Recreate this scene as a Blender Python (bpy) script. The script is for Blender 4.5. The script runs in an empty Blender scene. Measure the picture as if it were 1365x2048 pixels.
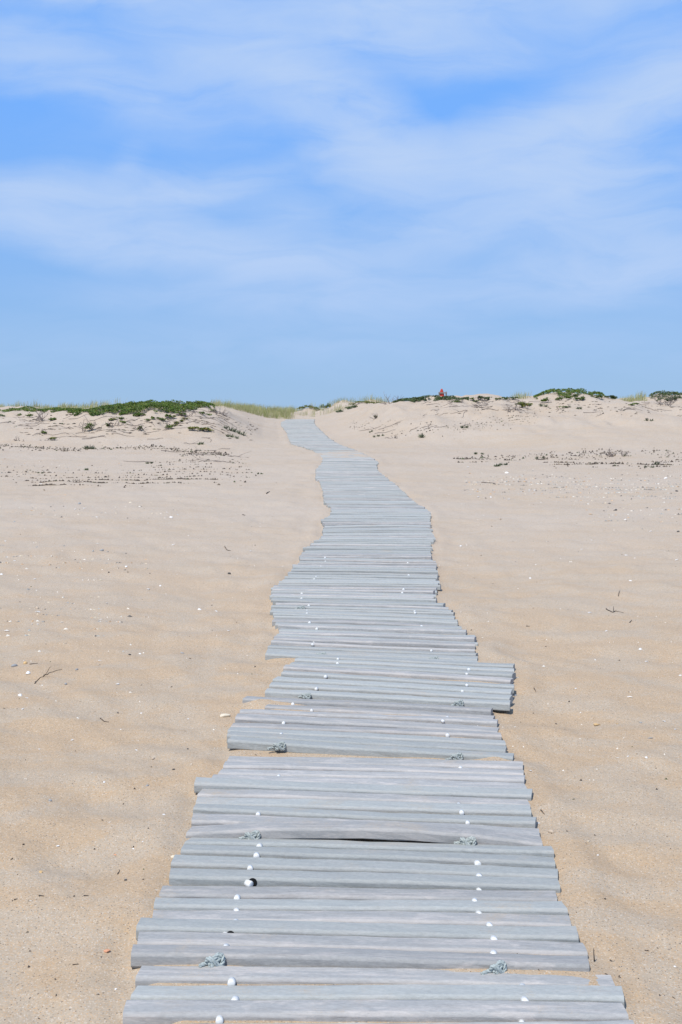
import bpy, math, random
import numpy as np
from mathutils import Vector, Matrix

S = bpy.context.scene
COL = S.collection
rng = random.Random(7)
NR = np.random.RandomState(11)

# ------------------------------------------------------------------ camera
F = 2440.0                       # focal length in pixels of the 1365 x 2048 photograph
EYE = 1.55
PITCH = math.atan(184 / F)       # level line at row 840
cam_d = bpy.data.cameras.new('camera'); cam = bpy.data.objects.new('camera', cam_d)
COL.objects.link(cam); S.camera = cam
cam_d.sensor_fit = 'VERTICAL'; cam_d.sensor_height = 24.0; cam_d.lens = 24.0 * F / 2048
cam_d.clip_start = 0.05; cam_d.clip_end = 20000
cam.location = (0, 0, EYE)
cam.rotation_euler = (math.pi / 2 - PITCH, 0, 0)

# ------------------------------------------------------------------ light
SUN = Vector((-0.30, -0.43, 0.86)).normalized()
sun_el = math.asin(SUN.z); sun_az = math.atan2(SUN.x, SUN.y)
sl = bpy.data.lights.new('sun', 'SUN'); so = bpy.data.objects.new('sun', sl); COL.objects.link(so)
sl.energy = 4.3; sl.angle = math.radians(1.2); sl.color = (1.0, 0.95, 0.87)
so.rotation_euler = SUN.to_track_quat('Z', 'Y').to_euler(); so.location = (-20, -30, 60)

vs = S.view_settings
S.display_settings.display_device = 'sRGB'
vs.view_transform = 'Standard'; vs.look = 'None'; vs.gamma = 1.0; vs.use_curve_mapping = False
vs.exposure = 0.0

W = bpy.data.worlds.new('World'); S.world = W; W.use_nodes = True
def build_world():
    nt = W.node_tree; nt.nodes.clear(); N = nt.nodes.new; L = nt.links.new
    out = N('ShaderNodeOutputWorld'); bg = N('ShaderNodeBackground'); L(bg.outputs[0], out.inputs[0])
    K = 0.10
    bg.inputs['Strength'].default_value = K
    sky = N('ShaderNodeTexSky'); sky.sky_type = 'NISHITA'; sky.sun_disc = False
    sky.sun_elevation = sun_el; sky.sun_rotation = sun_az
    sky.altitude = 0; sky.air_density = 1.0; sky.dust_density = 0.3; sky.ozone_density = 2.0
    def math_(op, a, b=None, c=None, clamp=False):
        n = N('ShaderNodeMath'); n.operation = op; n.use_clamp = clamp
        for i, v in enumerate((a, b, c)):
            if v is None: continue
            if isinstance(v, (int, float)): n.inputs[i].default_value = v
            else: L(v, n.inputs[i])
        return n.outputs[0]
    tc = N('ShaderNodeTexCoord'); sep = N('ShaderNodeSeparateXYZ'); L(tc.outputs['Generated'], sep.inputs[0])
    az = math_('ARCTAN2', sep.outputs[0], sep.outputs[1])
    el = math_('ARCSINE', sep.outputs[2])
    cmb = N('ShaderNodeCombineXYZ'); L(az, cmb.inputs[0]); L(el, cmb.inputs[1])
    # soft blue of a clear day: Nishita tinted, with the milky low air of the coast
    mr = N('ShaderNodeMapRange'); L(el, mr.inputs[0])
    mr.inputs[1].default_value = 0.0; mr.inputs[2].default_value = 0.24
    clear = N('ShaderNodeMix'); clear.data_type = 'RGBA'; L(mr.outputs[0], clear.inputs[0])
    clear.inputs[6].default_value = (0.315 / K, 0.520 / K, 0.800 / K, 1)
    clear.inputs[7].default_value = (0.190 / K, 0.460 / K, 1.04 / K, 1)
    base = N('ShaderNodeMix'); base.data_type = 'RGBA'
    hi = N('ShaderNodeMapRange'); L(el, hi.inputs[0])
    for i_, v_ in enumerate((.30, .95, .88, .25)): hi.inputs[i_ + 1].default_value = v_
    L(hi.outputs[0], base.inputs[0])
    L(sky.outputs[0], base.inputs[6]); L(clear.outputs[2], base.inputs[7])
    # warp
    nw = N('ShaderNodeTexNoise'); nw.inputs['Scale'].default_value = 9.0; nw.inputs['Detail'].default_value = 7; nw.inputs['Roughness'].default_value = .55
    L(cmb.outputs[0], nw.inputs['Vector'])
    wv = N('ShaderNodeVectorMath'); wv.operation = 'SUBTRACT'; L(nw.outputs['Color'], wv.inputs[0]); wv.inputs[1].default_value = (.5, .5, .5)
    wm = N('ShaderNodeVectorMath'); wm.operation = 'MULTIPLY'; L(wv.outputs[0], wm.inputs[0]); wm.inputs[1].default_value = (0.055, 0.030, 0)
    wa = N('ShaderNodeVectorMath'); wa.operation = 'ADD'; L(cmb.outputs[0], wa.inputs[0]); L(wm.outputs[0], wa.inputs[1])
    streaks = [  # where cirrus stands in the sky: (pixel u, v, half length, half thickness, tilt deg, strength)
        (740, 62, 330, 95, 6, .95), (540, 165, 320, 95, 22, .74), (730, 285, 200, 105, 36, .68), (90, 5, 330, 45, 0, .62), (330, 20, 300, 60, 4, .45), (1000, 15, 420, 50, 0, .45),
        (70, 135, 330, 85, 3, .60), (1150, 262, 400, 85, -14, .85), (1120, 395, 320, 95, 12, 1.0), (1340, 180, 240, 110, -20, .55),
        (860, 465, 220, 65, -4, .70), (140, 410, 420, 62, -3, .62), (430, 385, 260, 32, -16, .40), (110, 470, 360, 70, 6, .75),
        (520, 530, 420, 72, 5, .95), (600, 440, 150, 40, -6, .32), (1250, 535, 400, 85, 2, .75), (940, 600, 520, 50, -4, .42),
        (420, 600, 480, 40, 2, .26), (320, 215, 260, 75, 10, .36), (1180, 60, 300, 90, -10, .40), (770, 340, 150, 70, 10, .38),
        (1270, 340, 300, 70, 4, .45), (680, 690, 1500, 90, 0, .22), (262, 345, 36, 60, 35, .22), (1010, 150, 330, 60, -6, .16), (380, 300, 420, 110, 4, .13), (640, 400, 420, 80, 0, .12)]
    acc = None
    for (u, v, la, lb, th, st) in streaks:
        mp = N('ShaderNodeMapping'); mp.vector_type = 'TEXTURE'
        mp.inputs['Location'].default_value = (math.atan((u - 682.5) / F), math.atan((840 - v) / F), 0)
        mp.inputs['Rotation'].default_value = (0, 0, -math.radians(th))
        mp.inputs['Scale'].default_value = (la * 1.2 / F, lb * 1.22 / F, 1)
        L(wa.outputs[0], mp.inputs[0])
        g = N('ShaderNodeTexGradient'); g.gradient_type = 'QUADRATIC_SPHERE' if False else 'SPHERICAL'; L(mp.outputs[0], g.inputs[0])
        sm = math_('SMOOTHSTEP' if False else 'POWER', g.outputs['Fac'], 1.35)
        acc = math_('MULTIPLY_ADD', sm, st * 1.30, acc if acc is not None else 0.0)
    # fibrous detail
    mpn = N('ShaderNodeMapping'); mpn.inputs['Scale'].default_value = (5.0, 22.0, 1); mpn.inputs['Rotation'].default_value = (0, 0, 0.06)
    L(wa.outputs[0], mpn.inputs[0])
    n1 = N('ShaderNodeTexNoise'); n1.inputs['Scale'].default_value = 1.6; n1.inputs['Detail'].default_value = 9; n1.inputs['Roughness'].default_value = .58
    n1.inputs['Distortion'].default_value = .7
    L(mpn.outputs[0], n1.inputs['Vector'])
    f1 = N('ShaderNodeMapRange'); L(n1.outputs['Fac'], f1.inputs[0]); f1.inputs[1].default_value = .28; f1.inputs[2].default_value = .72
    f1.inputs[3].default_value = 0.30; f1.inputs[4].default_value = 1.35
    shaped = math_('MULTIPLY', acc, f1.outputs[0])
    # the same broken cirrus over the rest of the sky
    n2 = N('ShaderNodeTexNoise'); n2.inputs['Scale'].default_value = 2.2; n2.inputs['Detail'].default_value = 7
    mp2 = N('ShaderNodeMapping'); mp2.inputs['Scale'].default_value = (1, 1, 2.6); L(tc.outputs['Generated'], mp2.inputs[0]); L(mp2.outputs[0], n2.inputs['Vector'])
    g2 = N('ShaderNodeMapRange'); L(n2.outputs['Fac'], g2.inputs[0]); g2.inputs[1].default_value = .42; g2.inputs[2].default_value = .75; g2.inputs[4].default_value = .75
    # away from the region the photograph shows, the generic field takes over
    far = N('ShaderNodeMapRange'); L(math_('ABSOLUTE', az), far.inputs[0]); far.inputs[1].default_value = .30; far.inputs[2].default_value = .55
    fe = N('ShaderNodeMapRange'); L(el, fe.inputs[0]); fe.inputs[1].default_value = .36; fe.inputs[2].default_value = .60
    gen = math_('MULTIPLY', g2.outputs[0], math_('MAXIMUM', far.outputs[0], fe.outputs[0]))
    dens = math_('MAXIMUM', math_('SUBTRACT', math_('ADD', shaped, gen), 0.035), 0.0)
    dens = math_('SUBTRACT', 1.0, math_('EXPONENT', math_('MULTIPLY', dens, -1.75)))
    dens = math_('MULTIPLY', dens, 1.12, clamp=True)
    cl = N('ShaderNodeMix'); cl.data_type = 'RGBA'; L(dens, cl.inputs[0]); L(base.outputs[2], cl.inputs[6])
    cl.inputs[7].default_value = (0.475 / K, 0.635 / K, 0.925 / K, 1)
    L(cl.outputs[2], bg.inputs['Color'])
build_world()

# ------------------------------------------------------------------ helpers
def tag(o, label=None, cat=None, group=None, kind=None):
    if label: o['label'] = label
    if cat: o['category'] = cat
    if group: o['group'] = group
    if kind: o['kind'] = kind
    return o

def mesh_obj(name, verts, faces, mat, parent=None, smooth=False, loc=None):
    me = bpy.data.meshes.new(name)
    me.from_pydata(verts, [], faces); me.update()
    if smooth: me.polygons.foreach_set('use_smooth', [True] * len(me.polygons))
    if mat: me.materials.append(mat)
    o = bpy.data.objects.new(name, me); COL.objects.link(o)
    if parent: o.parent = parent
    if loc is not None: o.location = loc
    return o

def empty(name, loc, rz=0):
    o = bpy.data.objects.new(name, None); COL.objects.link(o); o.location = loc; o.rotation_euler = (0, 0, rz)
    o.empty_display_size = .1
    return o

class MB:
    def __init__(s): s.v = []; s.f = []
    def add(s, v, f):
        b = len(s.v); s.v += [tuple(p) for p in v]; s.f += [tuple(i + b for i in q) for q in f]
    def box(s, cx, cy, cz, sx, sy, sz, rot=None):
        v = [Vector((x * sx / 2, y * sy / 2, z * sz / 2)) for x in (-1, 1) for y in (-1, 1) for z in (-1, 1)]
        if rot: v = [rot @ p for p in v]
        v = [p + Vector((cx, cy, cz)) for p in v]
        s.add(v, [(0, 1, 3, 2), (4, 6, 7, 5), (0, 4, 5, 1), (2, 3, 7, 6), (0, 2, 6, 4), (1, 5, 7, 3)])
    def tube(s, pts, radii, n=5, cap=True):
        pts = [Vector(p) for p in pts]; rings = []
        up = Vector((0.13, 0.21, 0.97))
        for i, p in enumerate(pts):
            d = (pts[min(i + 1, len(pts) - 1)] - pts[max(i - 1, 0)])
            d = d.normalized() if d.length > 1e-9 else Vector((1, 0, 0))
            a = d.cross(up); a = a.normalized() if a.length > 1e-4 else Vector((1, 0, 0)); b = d.cross(a)
            rings.append([p + (a * math.cos(t) + b * math.sin(t)) * radii[i] for t in [2 * math.pi * k / n for k in range(n)]])
        base = len(s.v)
        for r in rings: s.v += [tuple(q) for q in r]
        for i in range(len(pts) - 1):
            for k in range(n):
                s.f.append((base + i * n + k, base + i * n + (k + 1) % n, base + (i + 1) * n + (k + 1) % n, base + (i + 1) * n + k))
        if cap:
            s.f.append(tuple(base + k for k in reversed(range(n))))
            s.f.append(tuple(base + (len(pts) - 1) * n + k for k in range(n)))
    def obj(s, name, mat, parent=None, smooth=False, loc=None): return mesh_obj(name, s.v, s.f, mat, parent, smooth, loc)

# value noise in numpy
_P = NR.permutation(4096)
_V = NR.rand(4096).astype(np.float64)
def vnoise(x, y, seed=0):
    x = np.asarray(x, float); y = np.asarray(y, float)
    xi = np.floor(x).astype(np.int64); yi = np.floor(y).astype(np.int64)
    fx = x - xi; fy = y - yi
    fx = fx * fx * fx * (fx * (fx * 6 - 15) + 10); fy = fy * fy * fy * (fy * (fy * 6 - 15) + 10)
    def h(a, b): return _V[(_P[(a + seed * 131) & 4095] + b * 57 + _P[(b + seed * 17) & 4095]) & 4095]
    a = h(xi, yi); b = h(xi + 1, yi); c = h(xi, yi + 1); d = h(xi + 1, yi + 1)
    return (a + (b - a) * fx + (c - a) * fy + (a - b - c + d) * fx * fy) * 2 - 1
def sstep(a, b, x):
    t = np.clip((x - a) / (b - a), 0, 1); return t * t * (3 - 2 * t)

# ------------------------------------------------------------------ lie of the land
SL = math.tan(math.atan(264 / F) - PITCH)       # the beach climbs gently to the dunes
BASE_Y = [-6000, -60, -10, 0, 46, 52, 58, 64, 72, 85, 200, 1000, 9000]
BASE_Z = [-.4, -.4, -10 * SL, 0, 46 * SL, 52 * SL - .02, 1.80, 1.78, 1.62, 1.5, .3, 0, 0]
PATH = {}
XL_A = [-60, -14, -9.5, -8.1, -6.7, -6.0, -4.9, -3.9, -3.3, -2.75, -2.2, -1.75]
XL_H = [.50, .57, .61, .63, .70, .74, .77, .72, .57, .30, .08, 0.0]
XR_A = [-.45, -.2, .3, .9, 1.2, 1.7, 3.2, 4.7, 5.4, 6.0, 7.2, 8.2, 9.0, 9.4, 10.2, 14, 60]
XR_H = [0.0, .03, .15, .38, .55, .80, .95, 1.0, .95, 1.02, 1.09, 1.02, .95, .95, 1.05, 1.0, .8]
PC_Y = [0, 14, 20, 27, 30, 34, 38, 42, 48, 60, 100]
PC_X = [.1, .5, .15, -.35, -.66, -.93, -1.15, -1.38, -1.72, -2.0, -2.0]

def h_coarse(x, y):
    x = np.asarray(x, float); y = np.asarray(y, float)
    z = np.interp(y, BASE_Y, BASE_Z)
    off = np.interp(y, PC_Y, PC_X) + .93
    xr = x - np.where(y > 20, off, 0)
    wob = vnoise(x * .35, y * .25, 3) * .9
    toe = 27.0 + wob; cr = 34.2 + wob * .6
    pl = sstep(toe, cr, y) * (1 - .35 * sstep(cr + 3, cr + 9, y)) * (1 - .6 * sstep(cr + 10, cr + 26, y))
    toe2 = 27.4 + wob; cr2 = 36.2 + wob * .6
    pr = (.45 * np.clip((y - toe2) / (cr2 - toe2), 0, 1) + .55 * sstep(toe2, cr2, y)) * (1 - .3 * sstep(cr2 + 2, cr2 + 9, y)) * (1 - .6 * sstep(cr2 + 10, cr2 + 26, y))
    hl = np.interp(xr, XL_A, XL_H); hr = np.interp(xr, XR_A, XR_H)
    d = hl * pl + hr * pr
    amp = np.clip(d, 0, .5) * .20
    d = d + amp * (vnoise(x * .9, y * .6, 5) + .5 * vnoise(x * 2.1, y * 1.5, 6) + .3 * vnoise(x * 4.3, y * 3.2, 7))
    # low swells in the beach, a mound behind the end of the boards
    away = sstep(1.0, 4.0, np.abs(x - np.interp(y, PC_Y, PC_X)))
    z = z + .05 * away * vnoise(x * .22, y * .16, 8) * sstep(4, 10, y)
    z = z + .34 * np.exp(-(((x + .5) / 2.6) ** 2 + ((y - 54) / 2.6) ** 2)) * (1 + .4 * vnoise(x * 1.4, y, 9))
    return z + d

# boards: measured outline of the walkway -------------------------------------
def cam_ray(u, v):
    c = Vector(((u - 682.5) / F, -(v - 1024) / F, -1.0))
    return cam.rotation_euler.to_matrix() @ c
def on_beach(u, v, lift=0.0):
    d = cam_ray(u, v); t = -(EYE - lift) / (d.z - SL * d.y)
    return (d.x * t, d.y * t)

EDGE_L = [(582, 835), (563, 845), (564, 852), (575, 865), (578, 875), (584, 888), (607, 893), (625, 900), (641, 908), (647, 917), (646, 924), (639, 932),
          (633, 940), (633, 957), (643, 967), (648, 985), (649, 1005), (661, 1015), (666, 1023), (659, 1032), (642, 1040), (648, 1050), (646, 1066), (640, 1076),
          (623, 1087), (610, 1097), (603, 1113), (601, 1123), (586, 1129), (581, 1146), (570, 1156), (547, 1172), (546, 1195), (555, 1203), (549, 1213),
          (549, 1236), (552, 1241), (564, 1247), (565, 1256), (558, 1268), (550, 1281), (544, 1290), (535, 1303), (604, 1306)]
EDGE_R = [(630, 835), (629, 846), (633, 852), (647, 865), (658, 876), (677, 888), (697, 895), (722, 904), (738, 912), (757, 924), (754, 932), (755, 939),
          (761, 946), (776, 958), (790, 968), (811, 986), (832, 1006), (848, 1016), (859, 1024), (860, 1034), (858, 1044), (860, 1052), (864, 1066), (868, 1076),
          (862, 1086), (863, 1113), (874, 1123), (873, 1146), (873, 1158), (881, 1166), (878, 1174), (868, 1186), (873, 1198), (880, 1205), (899, 1214),
          (917, 1238), (921, 1252), (938, 1262), (954, 1272), (954, 1302), (958, 1318), (1029, 1327)]
gl = sorted([on_beach(*p, .025)[::-1] for p in EDGE_L]); gr = sorted([on_beach(*p, .025)[::-1] for p in EDGE_R])
GLY, GLX = [a for a, b in gl], [b for a, b in gl]
GRY, GRX = [a for a, b in gr], [b for a, b in gr]

# near boards: back corners of the top face, left and right, lift of the board (cm), arch (cm), kind w = weathered / p = smooth
NEAR = [((330, 2040), (1262, 2036), .6, 0, 'w'),
        ((256, 1995), (1244, 2001), 1.2, .2, 'w'), ((275, 1962), (1236, 1962), .5, .2, 'p'), ((284, 1930), (1215, 1929), .0, .3, 'w'),
        ((270, 1887), (1167, 1890), 1.2, .3, 'w'), ((283, 1862), (1163, 1871), .6, .3, 'w'), ((285, 1828), (1147, 1839), 1.2, -.4, 'p'), ((312, 1813), (1135, 1825), -.1, .5, 'w'),
        ((314, 1791), (1127, 1806), .3, 0, 'p'), ((326, 1770), (1113, 1788), .1, .2, 'w'), ((345, 1735), (1118, 1757), 1.3, 0, 'p'), ((352, 1708), (1115, 1734), .8, 0, 'p'),
        ((370, 1685), (1108, 1713), .7, .4, 'p'), ((382, 1667), (1105, 1695), .4, .4, 'p'), ((384, 1649), (1084, 1677), .7, 3.4, 'w'), ((390, 1628), (1078, 1654), .7, .6, 'w'),
        ((395, 1605), (1071, 1628), 1.1, -.4, 'p'), ((399, 1588), (1059, 1609), .5, .2, 'p'), ((405, 1577), (1056, 1595), .2, .6, 'w'), ((395, 1556), (1062, 1572), 1.5, -.3, 'p'),
        ((430, 1544), (1048, 1560), .3, .4, 'w'), ((445, 1533), (1048, 1549), .3, .4, 'w'), ((452, 1522), (1048, 1540), .3, .4, 'w'), ((460, 1511), (1048, 1530), .2, .3, 'w'),
        ((465, 1473), (1028, 1502), 1.4, 0, 'p'), ((463, 1462), (1013, 1488), .9, 0, 'p'), ((463, 1452), (1011, 1477), .8, 0, 'p'), ((470, 1441), (1002, 1464), -.2, .3, 'w'),
        ((478, 1427), (998, 1451), .5, .2, 'w'), ((485, 1416), (996, 1436), .1, .3, 'w'), ((540, 1405), (988, 1425), -.7, .2, 'w'), ((495, 1389), (986, 1415), .6, .1, 'w'),
        ((537, 1374), (1023, 1401), 1.8, -.3, 'p'), ((546, 1362), (1024, 1388), 1.2, 0, 'p'), ((556, 1351), (1025, 1377), 1.0, 0, 'p'), ((570, 1340), (1030, 1366), 1.3, 0, 'p'),
        ((574, 1328), (1026, 1354), .8, .3, 'w'), ((588, 1320), (1030, 1345), .8, 0, 'p'), ((596, 1312), (1030, 1336), .8, 0, 'p'), ((604, 1305), (1030, 1328), .7, 0, 'p')]
PW = .081                                    # board depth
boards = []                                  # dict: L (x,y) back left, R, lift, arch, kind
for (l, r, lift, arch, kind) in NEAR:
    boards.append(dict(L=list(on_beach(*l, .022 + lift * .01)), R=list(on_beach(*r, .022 + lift * .01)), lift=lift * .01, arch=arch * .01, kind=kind))
meas = [(b['L'][1], b['R'][1]) for b in boards]
for it in range(400):                        # boards lie side by side, none overlaps the next
    for a, b in zip(boards[:-1], boards[1:]):
        for e in ('L', 'R'):
            g = b[e][1] - a[e][1] - (PW + .004)
            if g < 0: a[e][1] += g * .5; b[e][1] -= g * .5
    for b, m in zip(boards, meas):
        b['L'][1] += (m[0] - b['L'][1]) * .01; b['R'][1] += (m[1] - b['R'][1]) * .01
yL, yR = boards[-1]['L'][1], boards[-1]['R'][1]
k = 0; sec = 0; jog = 0.0; sec_lift = 0; pitch = PW + .0105
brk = {}
while True:
    yc = .5 * (yL + yR)
    # how far the boards are turned (right end nearer), along the walk
    dy = float(np.interp(yc, [6.8, 8.6, 9.6, 11.0, 12, 16, 20, 26, 48], [.20, .16, .10, .06, -.03, .05, .04, .12, .10]))
    if k % 13 == 0: jog = rng.uniform(-.02, .02); sec_lift = rng.uniform(-.003, .006)
    ext = rng.choice((0, 0, 0, .012, .03)) if k % 13 else .03
    yc += pitch + ext * .35
    yL, yR = yc + dy / 2, yc - dy / 2
    if yc > 47.6: break
    yL += rng.uniform(-.0055, .0055); yR += rng.uniform(-.0055, .0055)
    xl = float(np.interp(yL, GLY, GLX)) + rng.uniform(-.012, .012); xr = float(np.interp(yR, GRY, GRX)) + rng.uniform(-.012, .012)
    lift = .006 + sec_lift + rng.choice((-.004, 0, 0, .002, .005, .009))
    if 24.0 < yc < 26.6: lift = -.002
    boards.append(dict(L=[xl, yL], R=[xr, yR], lift=lift, arch=rng.choice((0, 0, .002, .004, -.003, .008)), kind=rng.choice('ppw')))
    k += 1
# the walkway goes on towards and under the camera
for j in range(1, 10):
    f0 = boards[0]; y = min(f0['L'][1], f0['R'][1]) - j * .096
    boards.append(dict(L=[-.40 + rng.uniform(-.03, .03) - .004 * j, y], R=[.69 + rng.uniform(-.03, .03) - .004 * j, y], lift=rng.choice((0, .004, .008)), arch=.002, kind=rng.choice('pw'), extra=True))
for b in boards:
    b['yc'] = .5 * (b['L'][1] + b['R'][1])
_o = sorted(boards, key=lambda b: b['yc'])
BY = np.array([b['yc'] for b in _o]); BXL = np.array([b['L'][0] for b in _o]); BXR = np.array([b['R'][0] for b in _o])

SANDY = [(520, 1409, 60, 5, .020), (1003, 1427, 22, 8, .016), (425, 1582, 35, 5, .014), (1010, 1468, 30, 5, .014), (700, 912, 110, 9, .020), (560, 1413, 80, 4, .012),
         (1070, 1797, 50, 6, .006), (985, 1529, 40, 6, .016), (480, 1509, 30, 4, .012), (640, 1928, 330, 5, .008), (720, 1961, 280, 5, .012), (780, 2036, 430, 5, .012), (650, 1998, 200, 4, .007)]
SPOT = []
for (u, v, ru, rv, h) in SANDY:
    c = on_beach(u, v); a = on_beach(u + ru, v); b = on_beach(u, v - rv)
    SPOT.append((c[0], c[1], a[0] - c[0], b[1] - c[1], h))
def height(x, y):
    x = np.asarray(x, float); y = np.asarray(y, float)
    z = h_coarse(x, y)
    # the boards' bed
    l = np.interp(y, BY, BXL); r = np.interp(y, BY, BXR)
    ins = np.minimum(x - l, r - x)
    on = sstep(-.05, .06, ins) * sstep(1.5, 2.2, y) * (1 - sstep(47.4, 48.2, y))
    near = 1 - sstep(8, 26, y)
    # wind-worn dimples
    q = x * .35 + y
    dim = .014 * vnoise(x * 2.6 + .6 * vnoise(y, x, 2), y * 3.4, 1) + .010 * vnoise(x * 5.5, q * 6.5, 12) + .0022 * vnoise(x * 13, q * 17, 13) + .016 * vnoise(x * .9, y * 1.1, 14)
    dim += (.0012 * vnoise(x * 34, y * 40, 15)) * near
    tread = np.exp(-((np.minimum(np.abs(x - l), np.abs(x - r)) - .25) / .25) ** 2)
    z = z + dim * (1 - on) * (1 + .25 * tread) + .004 * (1 - on) * vnoise(x * .5, y * .5, 16)
    z = z + on * (.0095 + .006 * (1 - sstep(3.2, 3.5, y)) + .006 * vnoise(x * 1.7, y * 6, 17) + .004 * vnoise(x * 6, y * 9, 18))
    lip = np.exp(-((ins + .09) / .07) ** 2)
    z = z + lip * (.007 + .012 * vnoise(x * 2.2, y * 1.9, 19))
    for (cx, cy, rx, ry, h) in SPOT:
        z = z + h * np.exp(-(((x - cx) / rx) ** 2 + ((y - cy) / ry) ** 2) * 1.2) * (1 + .35 * vnoise(x * 9, y * 9, 20))
    return z

def hits(us, vs_):
    us = np.asarray(us, float); vs_ = np.asarray(vs_, float)
    R = np.array(cam.rotation_euler.to_matrix())
    d = np.stack([(us - 682.5) / F, -(vs_ - 1024) / F, -np.ones_like(us)], 1) @ R.T
    d = d / d[:, 1:2]
    ts = np.concatenate([np.geomspace(2.0, 24, 90), np.linspace(24.2, 66, 190)])
    out = np.full(len(us), np.nan); prev = np.full(len(us), 2.0)
    for t in ts:
        below = (EYE + d[:, 2] * t) < h_coarse(d[:, 0] * t, np.full(len(us), t))
        new = below & np.isnan(out)
        out[new] = .5 * (t + prev[new]); prev[:] = t
    ok = ~np.isnan(out); t = np.where(ok, out, 66.0)
    x = d[:, 0] * t; y = t
    return x, y, height(x, y), ok
_T = np.concatenate([np.geomspace(2.0, 24, 300), np.linspace(24.05, 66, 800)])
def hit(u, v):
    d = cam_ray(u, v); d = d / d.y
    b = np.nonzero(EYE + d.z * _T < h_coarse(d.x * _T, _T))[0]
    t = _T[b[0]] if len(b) else 66.0
    return Vector((d.x * t, t, gz(d.x * t, t)))
def gz(x, y): return float(height(np.array([x]), np.array([y]))[0])

# ------------------------------------------------------------------ materials
MAT = {}
def mat(name):
    m = bpy.data.materials.new(name); m.use_nodes = True; MAT[name] = m
    nt = m.node_tree; b = nt.nodes['Principled BSDF']
    return m, nt, b, nt.nodes.new, nt.links.new
def noise(N, L, vec, scale, detail=3, rough=.5, dist=0.0):
    n = N('ShaderNodeTexNoise'); n.inputs['Scale'].default_value = scale; n.inputs['Detail'].default_value = detail
    n.inputs['Roughness'].default_value = rough; n.inputs['Distortion'].default_value = dist
    if vec is not None: L(vec, n.inputs['Vector'])
    return n
def rng_(N, L, src, a, b, c=0.0, d=1.0, smooth=False):
    n = N('ShaderNodeMapRange'); L(src, n.inputs[0])
    if smooth: n.interpolation_type = 'SMOOTHSTEP'
    for i, v in enumerate((a, b, c, d)): n.inputs[i + 1].default_value = v
    return n.outputs[0]
def mix(N, L, f, a, b, mode='MIX'):
    n = N('ShaderNodeMix'); n.data_type = 'RGBA'; n.blend_type = mode
    for i, v in ((0, f), (6, a), (7, b)):
        if isinstance(v, tuple): n.inputs[i].default_value = v if len(v) == 4 else v + (1,)
        elif isinstance(v, (int, float)): n.inputs[i].default_value = v
        else: L(v, n.inputs[i])
    return n.outputs[2]
def scaled(N, L, src, sc, rot=0.0):
    m = N('ShaderNodeMapping'); m.inputs['Scale'].default_value = sc; m.inputs['Rotation'].default_value = (0, 0, rot); L(src, m.inputs[0]); return m.outputs[0]

def sand_grains(N, L, pos, base):
    # single grains: dark, pale and amber ones
    v = N('ShaderNodeTexVoronoi'); v.inputs['Scale'].default_value = 330; L(pos, v.inputs['Vector'])
    sp = N('ShaderNodeSeparateColor'); L(v.outputs['Color'], sp.inputs[0])
    c = mix(N, L, rng_(N, L, sp.outputs[0], .972, .98), base, (.15, .125, .10))
    c = mix(N, L, rng_(N, L, sp.outputs[1], .93, .95, 0, .5), c, (.62, .57, .50))
    c = mix(N, L, rng_(N, L, sp.outputs[2], .86, .90, 0, .55), c, (.50, .30, .14))
    v2 = N('ShaderNodeTexVoronoi'); v2.inputs['Scale'].default_value = 190; L(pos, v2.inputs['Vector'])
    s2 = N('ShaderNodeSeparateColor'); L(v2.outputs['Color'], s2.inputs[0])
    return mix(N, L, .55, c, mix(N, L, 1.0, c, mix(N, L, s2.outputs[0], (.84, .84, .84), (1.16, 1.16, 1.16)), 'MULTIPLY')), v

def m_sand():
    m, nt, b, N, L = mat('dry_sand')
    g = N('ShaderNodeNewGeometry'); pos = g.outputs['Position']
    sep = N('ShaderNodeSeparateXYZ'); L(pos, sep.inputs[0])
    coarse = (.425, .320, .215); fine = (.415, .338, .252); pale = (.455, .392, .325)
    p1 = scaled(N, L, pos, (1.5, 2.3, 1), .22)
    f = rng_(N, L, noise(N, L, p1, 1.5, 4, .55, .6).outputs['Fac'], .40, .60, smooth=True)
    c = mix(N, L, f, fine, coarse)
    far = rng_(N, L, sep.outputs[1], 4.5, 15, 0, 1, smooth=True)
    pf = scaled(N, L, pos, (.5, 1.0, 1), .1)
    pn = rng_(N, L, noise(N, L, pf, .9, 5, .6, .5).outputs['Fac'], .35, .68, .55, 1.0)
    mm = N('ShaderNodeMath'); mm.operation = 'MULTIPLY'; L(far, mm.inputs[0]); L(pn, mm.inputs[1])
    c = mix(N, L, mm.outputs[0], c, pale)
    # grey-brown streaks of heavier grains
    ps = scaled(N, L, pos, (.8, 3.2, 1), .1)
    st = rng_(N, L, noise(N, L, ps, 1.3, 6, .62, .5).outputs['Fac'], .56, .72, 0, .30)
    c = mix(N, L, st, c, (.335, .28, .215))
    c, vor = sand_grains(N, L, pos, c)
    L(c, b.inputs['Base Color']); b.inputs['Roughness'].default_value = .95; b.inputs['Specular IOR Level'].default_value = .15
    nb = noise(N, L, pos, 140, 3, .6); nb2 = noise(N, L, pos, 22, 4, .6)
    ad = N('ShaderNodeMath'); ad.operation = 'MULTIPLY_ADD'; L(nb2.outputs['Fac'], ad.inputs[0]); ad.inputs[1].default_value = 3.0; L(nb.outputs['Fac'], ad.inputs[2])
    bp = N('ShaderNodeBump'); bp.inputs['Strength'].default_value = .5; bp.inputs['Distance'].default_value = .0035; L(ad.outputs[0], bp.inputs['Height']); L(bp.outputs[0], b.inputs['Normal'])
    return m

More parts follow.
